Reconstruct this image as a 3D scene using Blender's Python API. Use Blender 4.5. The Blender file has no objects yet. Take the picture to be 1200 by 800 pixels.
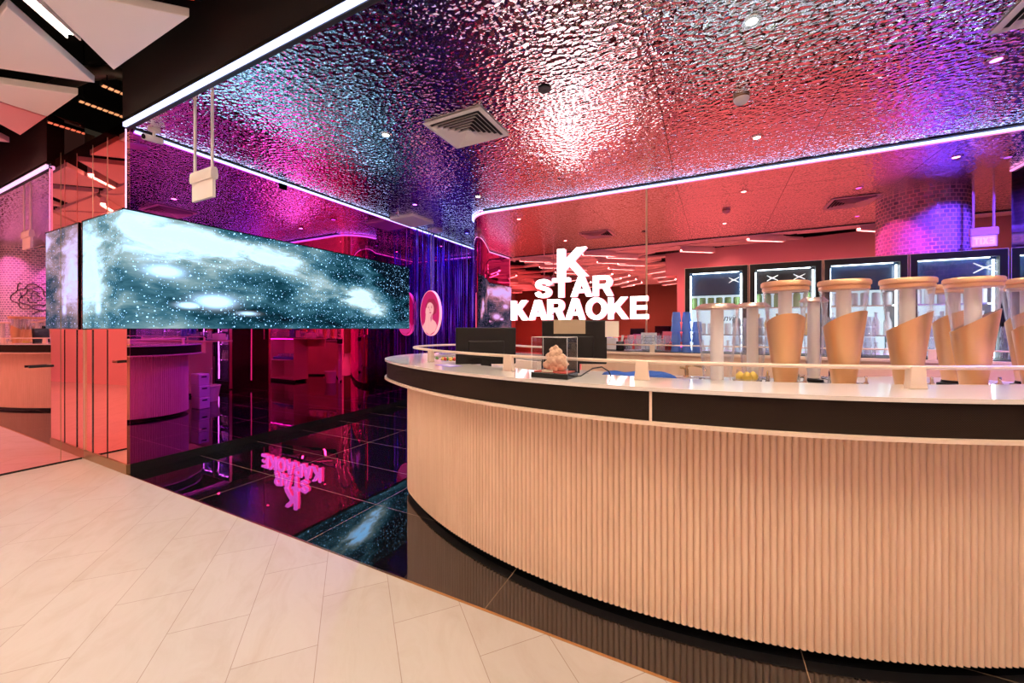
import bpy, bmesh, math, random
from mathutils import Vector, Matrix
random.seed(11)
S = bpy.context.scene
COL = S.collection
PI = math.pi
sin, cos = math.sin, math.cos

# ------------------------------------------------------------------ camera, world, exposure
EYE = 1.30
cam_d = bpy.data.cameras.new('camera')
cam = bpy.data.objects.new('camera', cam_d)
COL.objects.link(cam)
cam.location = (0, 0, EYE)
cam.rotation_euler = (PI / 2, 0, math.atan2(.447214, .894427))
cam_d.sensor_width = 36
cam_d.lens = 13.5
cam_d.shift_y = -0.0125
cam_d.clip_start = .05
S.camera = cam
S.view_settings.view_transform = 'Standard'
S.view_settings.look = 'None'
S.view_settings.gamma = 1
S.view_settings.use_curve_mapping = False
S.view_settings.exposure = 0.25
S.cycles.max_bounces = 14
S.cycles.glossy_bounces = 8
S.cycles.transmission_bounces = 10
S.cycles.transparent_max_bounces = 12
S.cycles.sample_clamp_indirect = 6.0
w = bpy.data.worlds.new('world')
S.world = w
w.use_nodes = True
w.node_tree.nodes['Background'].inputs[0].default_value = (1.0, .72, .5, 1)
w.node_tree.nodes['Background'].inputs[1].default_value = 0.02

WARM = (1.0, .79, .575)
LAMP = 113.0            # strip lamps between the ceiling panels
BLUE_W = 40.0          # blue corridor spot lamps
DOWN_W = 75.0           # warm downlights
SIGN_E = 3.0
LED_E = 2.4
FRIDGE_E = 9.0
GALAXY_E = .88


def light(name, kind, loc, color, power, rot=(0, 0, 0), **kw):
    d = bpy.data.lights.new(name, kind)
    d.color = color
    d.energy = power
    for k, v in kw.items():
        setattr(d, k, v)
    o = bpy.data.objects.new(name, d)
    o.location = loc
    o.rotation_euler = rot
    COL.objects.link(o)
    return o


# ------------------------------------------------------------------ materials
class NT:
    def __init__(s, m):
        s.t = m.node_tree
        s.n = s.t.nodes

    def add(s, typ, **kw):
        n = s.n.new(typ)
        for k, v in kw.items():
            setattr(n, k, v)
        return n

    def link(s, a, b):
        s.t.links.new(a, b)

    def val(s, x, inp):
        if isinstance(x, (int, float, tuple)):
            inp.default_value = x
        else:
            s.link(x, inp)

    def math(s, op, a, b=0.0, c=None, clamp=False):
        n = s.add('ShaderNodeMath', operation=op)
        n.use_clamp = clamp
        s.val(a, n.inputs[0])
        s.val(b, n.inputs[1])
        if c is not None:
            s.val(c, n.inputs[2])
        return n.outputs[0]

    def vmath(s, op, a, b=(0, 0, 0)):
        n = s.add('ShaderNodeVectorMath', operation=op)
        s.val(a, n.inputs[0])
        s.val(b, n.inputs[1])
        return n.outputs[1] if op in ('DOT_PRODUCT', 'LENGTH') else n.outputs[0]

    def noise(s, vec, scale, detail=3, rough=.5, dist=0.0):
        n = s.add('ShaderNodeTexNoise')
        s.link(vec, n.inputs['Vector'])
        n.inputs['Scale'].default_value = scale
        n.inputs['Detail'].default_value = detail
        n.inputs['Roughness'].default_value = rough
        n.inputs['Distortion'].default_value = dist
        return n.outputs[0]

    def ramp(s, fac, stops):
        n = s.add('ShaderNodeValToRGB')
        cr = n.color_ramp
        while len(cr.elements) < len(stops):
            cr.elements.new(.5)
        for e, (p, c) in zip(cr.elements, stops):
            e.position = p
            e.color = tuple(c) + (1,)
        s.link(fac, n.inputs[0])
        return n.outputs[0]

    def mix(s, fac, a, b, mode='MIX'):
        n = s.add('ShaderNodeMix', data_type='RGBA', blend_type=mode)
        s.val(fac, n.inputs[0])
        s.val(a if not isinstance(a, tuple) else tuple(a) + (1,) * (4 - len(a)), n.inputs[6])
        s.val(b if not isinstance(b, tuple) else tuple(b) + (1,) * (4 - len(b)), n.inputs[7])
        return n.outputs[2]

    def bump(s, h, strength, dist):
        n = s.add('ShaderNodeBump')
        n.inputs['Strength'].default_value = strength
        n.inputs['Distance'].default_value = dist
        s.link(h, n.inputs['Height'])
        return n.outputs[0]


MATS = {}


def mat(name, base=(.8, .8, .8), rough=.5, metal=0.0, emit=None, es=1.0, trans=0.0, ior=1.5, spec=.5, coat=0.0):
    m = bpy.data.materials.new(name)
    m.use_nodes = True
    b = m.node_tree.nodes['Principled BSDF']
    b.inputs['Base Color'].default_value = tuple(base) + (1,)
    b.inputs['Roughness'].default_value = rough
    b.inputs['Metallic'].default_value = metal
    b.inputs['IOR'].default_value = ior
    b.inputs['Transmission Weight'].default_value = trans
    b.inputs['Specular IOR Level'].default_value = spec
    b.inputs['Coat Weight'].default_value = coat
    if emit:
        b.inputs['Emission Color'].default_value = tuple(emit) + (1,)
        b.inputs['Emission Strength'].default_value = es
    MATS[name] = m
    return m


def pos(nt):
    return nt.add('ShaderNodeNewGeometry').outputs['Position']


def bsdf(m):
    return m.node_tree.nodes['Principled BSDF']


mat('white_paint', (.78, .76, .73), .55)
mat('panel_white', (.86, .84, .82), .7)
mat('black_paint', (.012, .011, .011), .5)
mat('duct_grey', (.05, .038, .03), .4)
mat('black_gloss', (.008, .008, .009), .12)
mat('black_plastic', (.010, .009, .009), .42, spec=.25)
mat('soffit_black', (.006, .005, .0045), .8)
mat('brass', (.62, .40, .20), .25, 1)
mat('bronze_trim', (.35, .22, .10), .3, .8)
mat('steel', (.75, .74, .72), .18, 1)
mat('brushed_steel', (.62, .60, .57), .32, 1)
mat('chrome', (.9, .9, .9), .05, 1)
mat('copper', (.82, .50, .26), .33, .75)
mat('copper_lid', (.80, .46, .27), .38, .6)
mat('rose_metal', (.78, .55, .44), .28, .9)
mat('frosted_white', (.95, .90, .85), .45)


def thin_clear(name, tint, haze, haze_col, refl=1.0, edge=.45):
    """thin clear sheet: see-through, Fresnel mirror reflection, pale haze and painted edge highlights"""
    m = bpy.data.materials.new(name)
    MATS[name] = m
    m.use_nodes = True
    nt = NT(m)
    tr = nt.add('ShaderNodeBsdfTransparent')
    tr.inputs[0].default_value = tuple(tint) + (1,)
    gl = nt.add('ShaderNodeBsdfGlossy')
    gl.inputs['Roughness'].default_value = .02
    df = nt.add('ShaderNodeBsdfDiffuse')
    df.inputs[0].default_value = tuple(haze_col) + (1,)
    fr = nt.add('ShaderNodeLayerWeight')
    fr.inputs['Blend'].default_value = .5
    m1 = nt.add('ShaderNodeMixShader')
    nt.link(nt.math('ADD', nt.math('MULTIPLY', nt.math('POWER', fr.outputs['Facing'], 3.0), edge), haze), m1.inputs[0])  # pale diffuse painted in toward the rims as bright edges
    nt.link(tr.outputs[0], m1.inputs[1])
    nt.link(df.outputs[0], m1.inputs[2])
    m2 = nt.add('ShaderNodeMixShader')
    nt.link(nt.math('ADD', nt.math('MULTIPLY', nt.math('POWER', fr.outputs['Facing'], 3.5), .45 * refl), .03 * refl), m2.inputs[0])
    nt.link(m1.outputs[0], m2.inputs[1])
    nt.link(gl.outputs[0], m2.inputs[2])
    nt.link(m2.outputs[0], nt.n['Material Output'].inputs[0])


thin_clear('acrylic', (.985, .99, 1.0), .03, (.86, .90, 1.0), 1.0)
thin_clear('clear_glass', (.95, .97, 1.0), .10, (.88, .90, 1.0), 1.0)
thin_clear('pane_glass', (.97, .98, 1.0), .0, (.8, .8, .8), .6, 0)
thin_clear('blue_plastic', (.55, .74, 1.0), .30, (.34, .55, 1.0), .8)
mat('blue_cloth', (.02, .09, .42), .8)
mat('paper', (.80, .74, .64), .7)
mat('white_paper', (.86, .85, .88), .6)
mat('leaflet_violet', (.35, .25, .75), .4)
mat('counter_quartz', (.76, .72, .68), .07)
mat('counter_trim', (.80, .64, .51), .32)
mat('led_white', (.8, .8, .8), .4, emit=(.42, .54, 1.0), es=LED_E)
mat('led_pink', (.8, .8, .8), .4, emit=(.80, .45, .85), es=1.1)
mat('strip_lamp', (.9, .9, .9), .4, emit=WARM, es=LAMP)
mat('downlight_glow', (.9, .9, .9), .4, emit=(1.0, .86, .68), es=14)
mat('sign_glow', (.95, .95, .95), .4, emit=(1.0, .97, .98), es=SIGN_E)
mat('fridge_lamp', (.9, .9, .9), .4, emit=(.80, .93, 1.0), es=FRIDGE_E)
mat('fridge_inside_glow', (.80, .84, .86), .5, emit=(.72, .92, 1.0), es=.7)  # liner gives off light itself to brighten the fridge interior
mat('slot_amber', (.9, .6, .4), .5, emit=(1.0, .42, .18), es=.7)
mat('red_lamp', (.9, .1, .05), .4, emit=(1, .04, .02), es=4)
mat('exit_panel', (.55, .75, .62), .4, emit=(.45, .75, .60), es=.8)
mat('exit_text', (.95, .97, .95), .4, emit=(1, 1, 1), es=1.4)
mat('coral', (.80, .52, .34), .45)
mat('red_mat', (.55, .10, .06), .6)
mat('label_cream', (.75, .62, .45), .5)
mat('portrait_magenta', (.05, .02, .03), .5, emit=(.62, .012, .13), es=.8)
mat('portrait_skin', (.05, .02, .03), .5, emit=(.95, .42, .42), es=.85)
mat('portrait_shade', (.05, .02, .03), .5, emit=(.75, .18, .28), es=.8)
mat('portrait_hair', (.05, .02, .03), .5, emit=(.45, .015, .07), es=.7)
mat('portrait_rim', (.9, .5, .5), .4, emit=(1.0, .35, .40), es=1.0)
mat('cable_black', (.01, .01, .01), .5)
mat('plastic_white', (.78, .75, .74), .4)
mat('lemon', (.75, .55, .10), .45)
mat('leaf_green', (.10, .30, .06), .5)
mat('can_green', (.30, .48, .16), .3)
mat('can_amber', (.70, .34, .08), .3)
mat('can_white', (.80, .82, .80), .3)
mat('can_red', (.60, .07, .06), .3)
mat('rear_wall', (.88, .62, .60), .75)
mat('dark_wood', (.13, .060, .035), .5)
mat('mall_wood', (.30, .15, .085), .5)
mat('smoked_card', (.42, .33, .22), .3)
mat('dark_top_navy', (.02, .05, .10), .25)
mat('x_mark_glow', (.85, .9, .9), .4, emit=(.75, .9, .9), es=.6)  # white X marks on the door glass, glowing without a lamp
mat('violet_strip', (.5, .2, .8), .4, emit=(.55, .16, 1.0), es=9)
mat('letter_ink', (.02, .02, .03), .5)

# tinted mirrors: flat sheets with the slight waviness of real glass
for nm, c, r in (('mirror_red', (.98, .37, .33), .012), ('mirror_pink', (.98, .44, .50), .012), ('mirror_rose', (1.0, .25, .32), .012), ('mirror_violet', (.64, .07, .52), .012), ('mirror_black', (.22, .09, .34), .03)):
    m = mat(nm, c, r, 1)
    nt = NT(m)
    h = nt.noise(pos(nt), 1.6, 1)
    nt.link(nt.bump(h, .25, .0016), bsdf(m).inputs['Normal'])

# hammered stainless ceiling
m = mat('hammered_steel', (.86, .86, .88), .05, 1)
nt = NT(m)
p = pos(nt)
wob = nt.noise(p, 9, 2)
pv = nt.vmath('MULTIPLY', p, (22, 34, 1))
cm = nt.add('ShaderNodeCombineXYZ')
nt.link(nt.math('MULTIPLY', wob, 1.6), cm.inputs[0])
nt.link(nt.math('MULTIPLY', nt.noise(p, 13, 1), 1.6), cm.inputs[1])
pv = nt.vmath('ADD', pv, cm.outputs[0])
vo = nt.add('ShaderNodeTexVoronoi', voronoi_dimensions='2D', feature='SMOOTH_F1')
vo.inputs['Scale'].default_value = 1
vo.inputs['Smoothness'].default_value = .55
nt.link(pv, vo.inputs['Vector'])
hh = nt.math('ADD', nt.math('MULTIPLY', vo.outputs['Distance'], 1.0), nt.math('MULTIPLY', nt.noise(p, 18, 2), .9))
nt.link(nt.bump(hh, 1.0, .0050), bsdf(m).inputs['Normal'])
# panel seams every 1.25 m
sx = nt.add('ShaderNodeSeparateXYZ')
nt.link(p, sx.inputs[0])


def seam(nt, coord, origin, period, width):
    a = nt.math('FRACT', nt.math('DIVIDE', nt.math('SUBTRACT', coord, origin - 50 * period), period))
    return nt.math('LESS_THAN', nt.math('MULTIPLY', nt.math('MINIMUM', a, nt.math('SUBTRACT', 1.0, a)), period), width)


sm = nt.math('MAXIMUM', seam(nt, sx.outputs[0], -1.535, 1.22, .0022), seam(nt, sx.outputs[1], 1.826, 2.44, .0022))
nt.link(nt.mix(sm, (.86, .86, .88), (.05, .04, .04)), bsdf(m).inputs['Base Color'])

# black polished floor tiles with thin brass joints
m = mat('black_tile', (.004, .004, .005), .02, ior=2.0)
nt = NT(m)
p = pos(nt)
sx = nt.add('ShaderNodeSeparateXYZ')
nt.link(p, sx.inputs[0])
sm = nt.math('MAXIMUM', seam(nt, sx.outputs[0], -.91, 1.26, .0016), seam(nt, sx.outputs[1], 1.535, .557, .0014))
nt.link(nt.mix(sm, (.004, .004, .005), (.30, .18, .09)), bsdf(m).inputs['Base Color'])
nt.link(nt.math('MULTIPLY', sm, .5), bsdf(m).inputs['Roughness'])
h = nt.noise(p, 6, 2)
nt.link(nt.bump(h, .3, .0010), bsdf(m).inputs['Normal'])

# cream stone planks laid at 45 degrees
m = mat('cream_plank', (.75, .7, .66), .34)
nt = NT(m)
p = pos(nt)
s_ = nt.math('ADD', nt.vmath('DOT_PRODUCT', p, (-.755, .656, 0)), 100 * .614 - 1.765)
n_ = nt.math('ADD', nt.vmath('DOT_PRODUCT', p, (.656, .755, 0)), 100 * .30 + .735)
cm = nt.add('ShaderNodeCombineXYZ')
nt.link(s_, cm.inputs[0])
nt.link(n_, cm.inputs[1])
br = nt.add('ShaderNodeTexBrick')
br.offset = .5
br.inputs['Scale'].default_value = 1
br.inputs['Brick Width'].default_value = .614
br.inputs['Row Height'].default_value = .30
br.inputs['Mortar Size'].default_value = .0016
br.inputs['Mortar Smooth'].default_value = .2
br.inputs['Color1'].default_value = (.50, .465, .43, 1)
br.inputs['Color2'].default_value = (.475, .44, .405, 1)
br.inputs['Mortar'].default_value = (.30, .23, .19, 1)
nt.link(cm.outputs[0], br.inputs['Vector'])
ve = nt.noise(nt.vmath('MULTIPLY', cm.outputs[0], (2.2, 5, 1)), 1.3, 6, .6, 1.2)
vc = nt.ramp(ve, [(.3, (.90, .86, .82)), (.55, (1, 1, 1)), (.8, (.95, .92, .90))])
nt.link(nt.mix(1.0, br.outputs['Color'], vc, 'MULTIPLY'), bsdf(m).inputs['Base Color'])

# fluted counter front, slight grain
m = mat('flute_beige', (.72, .50, .37), .42)
nt = NT(m)
g = nt.noise(nt.vmath('MULTIPLY', pos(nt), (6, 6, 1.2)), 3, 4)
nt.link(nt.ramp(g, [(.3, (.81, .58, .41)), (.7, (.87, .65, .48))]), bsdf(m).inputs['Base Color'])

# fine perforated black band under the counter top
m = mat('mesh_black', (.02, .016, .013), .6, spec=.15)
nt = NT(m)
tc = nt.add('ShaderNodeUVMap').outputs[0]
sx = nt.add('ShaderNodeSeparateXYZ')
nt.link(tc, sx.inputs[0])
gr = nt.math('MULTIPLY', nt.math('SINE', nt.math('MULTIPLY', sx.outputs[0], 2 * PI / .008)), nt.math('SINE', nt.math('MULTIPLY', sx.outputs[1], 2 * PI / .008)))
nt.link(nt.ramp(gr, [(.35, (.010, .006, .004)), (.75, (.050, .030, .017))]), bsdf(m).inputs['Base Color'])

# mosaic column: small mirror-glazed tiles, pale joints
m = mat('mosaic', (.6, .55, .7), .15, .2)
nt = NT(m)
tc = nt.add('ShaderNodeUVMap').outputs[0]
br = nt.add('ShaderNodeTexBrick')
br.inputs['Scale'].default_value = 1
br.inputs['Brick Width'].default_value = .068
br.inputs['Row Height'].default_value = .050
br.inputs['Mortar Size'].default_value = .0065
br.inputs['Color1'].default_value = (.55, .52, .62, 1)
br.inputs['Color2'].default_value = (.30, .28, .40, 1)
br.inputs['Mortar'].default_value = (.80, .74, .78, 1)
nt.link(tc, br.inputs['Vector'])
nt.link(br.outputs['Color'], bsdf(m).inputs['Base Color'])
nt.link(nt.math('MULTIPLY', nt.math('SUBTRACT', 1.0, br.outputs['Fac']), .25), bsdf(m).inputs['Metallic'])
nt.link(nt.math('ADD', nt.math('MULTIPLY', br.outputs['Fac'], .5), .12), bsdf(m).inputs['Roughness'])
nt.link(nt.bump(nt.noise(nt.vmath('MULTIPLY', tc, (12, 16, 1)), 1, 0), .5, .02), bsdf(m).inputs['Normal'])

# tinsel foil
m = mat('tinsel_foil', (.22, .16, .95), .16, .9)

# galaxy picture on the video wall (UV in metres along the wall and up)
m = bpy.data.materials.new('galaxy_screen')
MATS['galaxy_screen'] = m
m.use_nodes = True
nt = NT(m)
uv = nt.add('ShaderNodeUVMap').outputs[0]
sx = nt.add('ShaderNodeSeparateXYZ')
nt.link(uv, sx.inputs[0])
U, V = sx.outputs[0], sx.outputs[1]
wv = nt.vmath('MULTIPLY', uv, (1.0, 2.6, 1))
big = nt.noise(wv, 1.25, 7, .58, .6)
fine = nt.noise(wv, 3.2, 8, .62, 1.0)
dens = nt.math('ADD', nt.math('MULTIPLY', nt.math('SUBTRACT', big, .5), 1.25), nt.math('MULTIPLY', nt.math('SUBTRACT', fine, .5), .55))
tilt = nt.math('MULTIPLY', nt.math('SUBTRACT', 2.0, U), .09)
dens = nt.math('ADD', dens, nt.math('ADD', tilt, .40))


def blob(u, v, ru, rv, amp):
    a = nt.math('POWER', nt.math('DIVIDE', nt.math('SUBTRACT', U, u), ru), 2.0)
    b = nt.math('POWER', nt.math('DIVIDE', nt.math('SUBTRACT', V, v), rv), 2.0)
    return nt.math('MULTIPLY', nt.math('EXPONENT', nt.math('MULTIPLY', nt.math('ADD', a, b), -1.0)), amp)


soft = [(1.35, .86, .55, .19, .52), (2.1, .86, .60, .13, .50), (.25, .55, .30, .36, .55), (3.62, .45, .38, .15, .85), (2.53, .82, .17, .09, .45),
        (3.88, .30, .22, .09, .65), (2.83, .56, .30, .14, .22), (4.25, 1.0, .5, .35, -.42), (1.9, .12, 1.0, .16, -.20), (1.9, 1.0, .2, .06, -.15), (2.9, .1, .8, .2, -.16), (4.4, .4, .25, .5, -.22), (2.0, .50, .35, .10, -.16)]
for q in soft:
    bl = blob(*q)
    if q[4] > 0:
        bl = nt.math('MULTIPLY', bl, nt.math('ADD', nt.math('MULTIPLY', fine, 1.3), .35))
    dens = nt.math('ADD', dens, bl)
colr = nt.ramp(dens, [(0.0, (.002, .007, .014)), (.18, (.008, .055, .085)), (.36, (.055, .17, .235)), (.52, (.21, .35, .39)), (.70, (.50, .63, .65)), (.90, (.93, .95, .95))])
hard = None
for q in [(1.26, .545, .12, .048, 1), (1.68, .282, .15, .060, 1), (1.45, .232, .08, .026, 1), (1.10, 1.0, .06, .03, .7), (.40, .30, .05, .05, 1), (.42, .20, .05, .05, 1), (2.0, .17, .09, .02, .6)]:
    b = nt.math('MINIMUM', nt.math('MULTIPLY', blob(*q), 1.7), 1.0)
    hard = b if hard is None else nt.math('MAXIMUM', hard, b)
colr = nt.mix(hard, colr, (1.0, 1.0, 1.0))
stars = None
for sc, th, br_ in ((15, .12, .0), (28, .13, .35), (46, .15, .5)):
    vo = nt.add('ShaderNodeTexVoronoi', voronoi_dimensions='2D')
    vo.inputs['Scale'].default_value = sc
    nt.link(nt.vmath('MULTIPLY', uv, (1, 1, 1)), vo.inputs['Vector'])
    cs = nt.add('ShaderNodeSeparateColor')
    nt.link(vo.outputs['Color'], cs.inputs[0])
    st = nt.math('MULTIPLY', nt.math('LESS_THAN', vo.outputs['Distance'], nt.math('MULTIPLY', cs.outputs[0], th)), nt.math('GREATER_THAN', cs.outputs[1], br_ + .25))
    stars = st if stars is None else nt.math('MAXIMUM', stars, st)
colr = nt.mix(stars, colr, (1.0, 1.0, 1.0))
hot = nt.math('MAXIMUM', nt.math('MULTIPLY', nt.math('SUBTRACT', dens, .66), 2.2, clamp=True), nt.math('MULTIPLY', nt.math('MAXIMUM', hard, stars), .8))
colr = nt.mix(1.0, colr, nt.mix(hot, (.92, .98, 1.0), (.8, 1.9, 3.4)), 'MULTIPLY')
em = nt.add('ShaderNodeEmission')
nt.link(colr, em.inputs[0])
em.inputs[1].default_value = GALAXY_E
nt.link(em.outputs[0], nt.n['Material Output'].inputs[0])


# ------------------------------------------------------------------ mesh helpers
class MB:
    """Collects world-space faces; build() links them as one mesh object."""

    def __init__(s):
        s.v, s.f, s.uv = [], [], {}

    def add(s, vs, fs):
        o = len(s.v)
        s.v += [tuple(v) for v in vs]
        s.f += [tuple(i + o for i in f) for f in fs]
        return s

    def box(s, x0, x1, y0, y1, z0, z1):
        vs = [(x, y, z) for z in (z0, z1) for y in (y0, y1) for x in (x0, x1)]
        return s.add(vs, [(0, 2, 3, 1), (4, 5, 7, 6), (0, 1, 5, 4), (2, 6, 7, 3), (0, 4, 6, 2), (1, 3, 7, 5)])

    def obox(s, c, ax, ay, az):
        """box about c with half-axis vectors"""
        c, ax, ay, az = map(Vector, (c, ax, ay, az))
        vs = [c + ax * i + ay * j + az * k for k in (-1, 1) for j in (-1, 1) for i in (-1, 1)]
        return s.add(vs, [(0, 2, 3, 1), (4, 5, 7, 6), (0, 1, 5, 4), (2, 6, 7, 3), (0, 4, 6, 2), (1, 3, 7, 5)])

    def prism(s, poly, z0, z1):
        n = len(poly)
        vs = [(x, y, z0) for x, y in poly] + [(x, y, z1) for x, y in poly]
        fs = [tuple(range(n - 1, -1, -1)), tuple(range(n, 2 * n))]
        fs += [(i, (i + 1) % n, n + (i + 1) % n, n + i) for i in range(n)]
        return s.add(vs, fs)

    def stack(s, rings, cap=True, closed=True):
        """rings: list of equal-length lists of 3D points"""
        n = len(rings[0])
        vs = [p for r in rings for p in r]
        fs = []
        for k in range(len(rings) - 1):
            for i in range(n if closed else n - 1):
                j = (i + 1) % n
                fs.append((k * n + i, k * n + j, (k + 1) * n + j, (k + 1) * n + i))
        if cap:
            fs.append(tuple(range(n - 1, -1, -1)))
            fs.append(tuple((len(rings) - 1) * n + i for i in range(n)))
        return s.add(vs, fs)

    def lathe(s, prof, c=(0, 0, 0), n=24, cap=True):
        return s.stack([[(c[0] + r * cos(2 * PI * i / n), c[1] + r * sin(2 * PI * i / n), c[2] + z) for i in range(n)] for r, z in prof], cap)

    def tube(s, pts, r, n=10, closed=False, cap=True):
        pts = [Vector(p) for p in pts]
        m = len(pts)
        rings = []
        up0 = None
        for i, p in enumerate(pts):
            if closed:
                t = pts[(i + 1) % m] - pts[i - 1]
            else:
                t = pts[min(i + 1, m - 1)] - pts[max(i - 1, 0)]
            t.normalize()
            if up0 is None:
                up0 = Vector((0, 0, 1)) if abs(t.z) < .9 else Vector((1, 0, 0))
            a = t.cross(up0)
            if a.length < 1e-4:
                a = t.orthogonal()
            a.normalize()
            b = a.cross(t)
            b.normalize()
            up0 = b
            rr = r[i] if isinstance(r, (list, tuple)) else r
            rings.append([p + a * rr * cos(2 * PI * k / n) + b * rr * sin(2 * PI * k / n) for k in range(n)])
        if closed:
            rings.append(rings[0])
            cap = False
        return s.stack(rings, cap)

    def build(s, name, m, parent=None, smooth=False, local=False, kind=None, bevel=0, uvf=None):
        me = bpy.data.meshes.new(name)
        off = Vector((0, 0, 0))
        if parent is not None and not local:
            p = parent
            while p is not None:
                off += p.location
                p = p.parent
        me.from_pydata([Vector(v) - off for v in s.v], [], s.f)
        b = bmesh.new()
        b.from_mesh(me)
        bmesh.ops.recalc_face_normals(b, faces=b.faces)
        b.to_mesh(me)
        b.free()
        if uvf:
            lay = me.uv_layers.new(name='UVMap')
            for poly in me.polygons:
                for li in poly.loop_indices:
                    co = me.vertices[me.loops[li].vertex_index].co + off
                    lay.data[li].uv = uvf(co, poly)
        me.materials.append(MATS[m] if isinstance(m, str) else m)
        if smooth:
            for p in me.polygons:
                p.use_smooth = True
            me.set_sharp_from_angle(angle=math.radians(42))
        o = bpy.data.objects.new(name, me)
        COL.objects.link(o)
        if parent is not None:
            o.parent = parent
        if bevel:
            md = o.modifiers.new('bevel', 'BEVEL')
            md.width = bevel
            md.segments = 2
            md.limit_method = 'ANGLE'
        if kind:
            o['kind'] = kind
        return o


def tag(o, label, cat, group=None, kind=None):
    o['label'] = label
    o['category'] = cat
    if group:
        o['group'] = group
    o['kind'] = kind or 'thing'
    return o


def thing(name, label, cat, loc=(0, 0, 0), rotz=0, group=None):
    o = bpy.data.objects.new(name, None)
    COL.objects.link(o)
    o.location = loc
    o.rotation_euler = (0, 0, rotz)
    o.empty_display_size = .1
    return tag(o, label, cat, group)


def dup(root, loc, rotz=0, label=None, group=None):
    r = root.copy()
    COL.objects.link(r)
    r.location = loc
    r.rotation_euler = (0, 0, rotz)
    if label:
        r['label'] = label
    if group:
        r['group'] = group
    for ch in list(root.children):
        c = ch.copy()
        COL.objects.link(c)
        c.parent = r
        for g in ch.children:
            d = g.copy()
            COL.objects.link(d)
            d.parent = c
    return r


def struct(name, mb, m, **kw):
    return mb.build(name, m, kind='structure', **kw)


# ------------------------------------------------------------------ room shell
XL, YF, YB, ZC = -4.61, 1.53, 5.07, 3.10
XM = -5.56                       # lobby mirror wall
XR = 7.0

struct('floor', MB().box(-14, XR, -9, YF, -.1, 0), 'cream_plank')
struct('floor_bar', MB().box(XL, XR, YF, 8.2, -.1, 0), 'black_tile')
struct('trim_1', MB().box(XL, XR, YF - .006, YF + .006, -.02, .002), 'brass')
struct('ceiling', MB().box(XL, XR, YF, 8.2, ZC, ZC + .06), 'hammered_steel')
struct('ceiling_mall', MB().box(-14, XR, -9, YF, 4.2, 4.3), 'soffit_black')
struct('wall_void', MB().box(-8.0, XL, 2.9, 3.0, 3.0, 4.2), 'soffit_black')
struct('ceiling_void', MB().box(-8.0, XL, YF, 3.0, 4.2, 4.3), 'soffit_black')
struct('wall_soffit', MB().box(XL, XR, YF - .03, YF + .1, ZC + .062, 4.2), 'soffit_black')
struct('wall_left', MB().box(XL - .12, XL, YF + .02, 8.2, .085, ZC), 'mirror_violet')
struct('baseboard_left', MB().box(XL - .12, XL + .006, YF + .02, 8.2, 0, .085), 'black_gloss')
struct('wall_front', MB().box(XM - .1, XL - .002, YF, YF + .02, .085, ZC + .06), 'mirror_red')
struct('baseboard_front', MB().box(XM - .1, XL + .006, YF - .008, YF + .02, 0, .085), 'bronze_trim')
struct('wall_lobby', MB().box(XM - .1, XM, -3.2, YF, .012, 3.34), 'mirror_pink')
struct('baseboard_lobby', MB().box(XM - .1, XM + .006, -3.2, YF - .02, 0, .016), 'black_gloss')
# seams of the red mirror panels
for i, (x, wd) in enumerate(((-5.36, .010), (-5.02, .0015))):
    struct('trim_%d' % (i + 2), MB().box(x - wd, x + wd, YF - .004, YF, .085, 1.29), 'black_gloss')
    struct('trim_%d' % (i + 12), MB().box(x - .002, x + .002, YF - .003, YF, 2.36, ZC), 'rose_metal')
struct('trim_5', MB().box(XM, XM + .003, 1.368, 1.371, 0, 3.0), 'bronze_trim')
struct('trim_6', MB().box(XM + .0, XM + .012, YF - .012, YF, .085, 2.36), 'rose_metal')

# back mirror with a rounded end that turns into the corridor
arc = [(-2.92 - .5 * sin(a), YB + .5 - .5 * cos(a)) for a in [PI / 2 * k / 14 for k in range(15)]]
front = [(3.12, YB)] + arc + [(-3.42, 8.2)]
inner = [(3.12, YB + .08), (-3.0, YB + .08), (-3.25, YB + .35), (-3.25, 8.2)]
mb = MB()
mb.stack([[(x, y, z) for x, y in front] for z in (0, ZC)], cap=False, closed=False)
struct('wall_back', mb, 'mirror_rose', smooth=True)
struct('wall_right', MB().box(3.10, 3.3, 3.73, YB + .2, 0, ZC), 'black_gloss')
struct('wall_corridor', MB().box(XL, -3.25, 8.0, 8.1, 0, ZC), 'mirror_black')
struct('wall_far', MB().box(XR, XR + .1, -9, 8.2, 0, 4.2), 'dark_wood')
struct('wall_mall', MB().box(-14, XR, -9.1, -9, 0, 4.2), 'mall_wood')
struct('wall_mall_side', MB().box(-14.1, -14, -9.1, YF, 0, 4.2), 'dark_wood')
struct('wall_mall_front', MB().box(-14, XM - .1, YF, YF + .1, 0, 3.3), 'dark_wood')
rw = [(-.85, -1.12), (XR, .32), (XR, -9), (-.85, -9)]
struct('wall_rear', MB().prism(rw, 0, 3.36), 'rear_wall')
struct('wall_rear_bulkhead', MB().prism([(-1.15, -1.17), (-.85, -1.12), (-.85, -1.7), (-1.15, -1.75)], 2.75, 3.36), 'rear_wall')
struct('seam_post', MB().box(-.655, -.635, YB - .006, YB, 1.07, ZC), 'rose_metal')


# LED lines
def led(name, mb, label, m='led_white'):
    return tag(mb.build(name, m), label, 'led strip')


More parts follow.
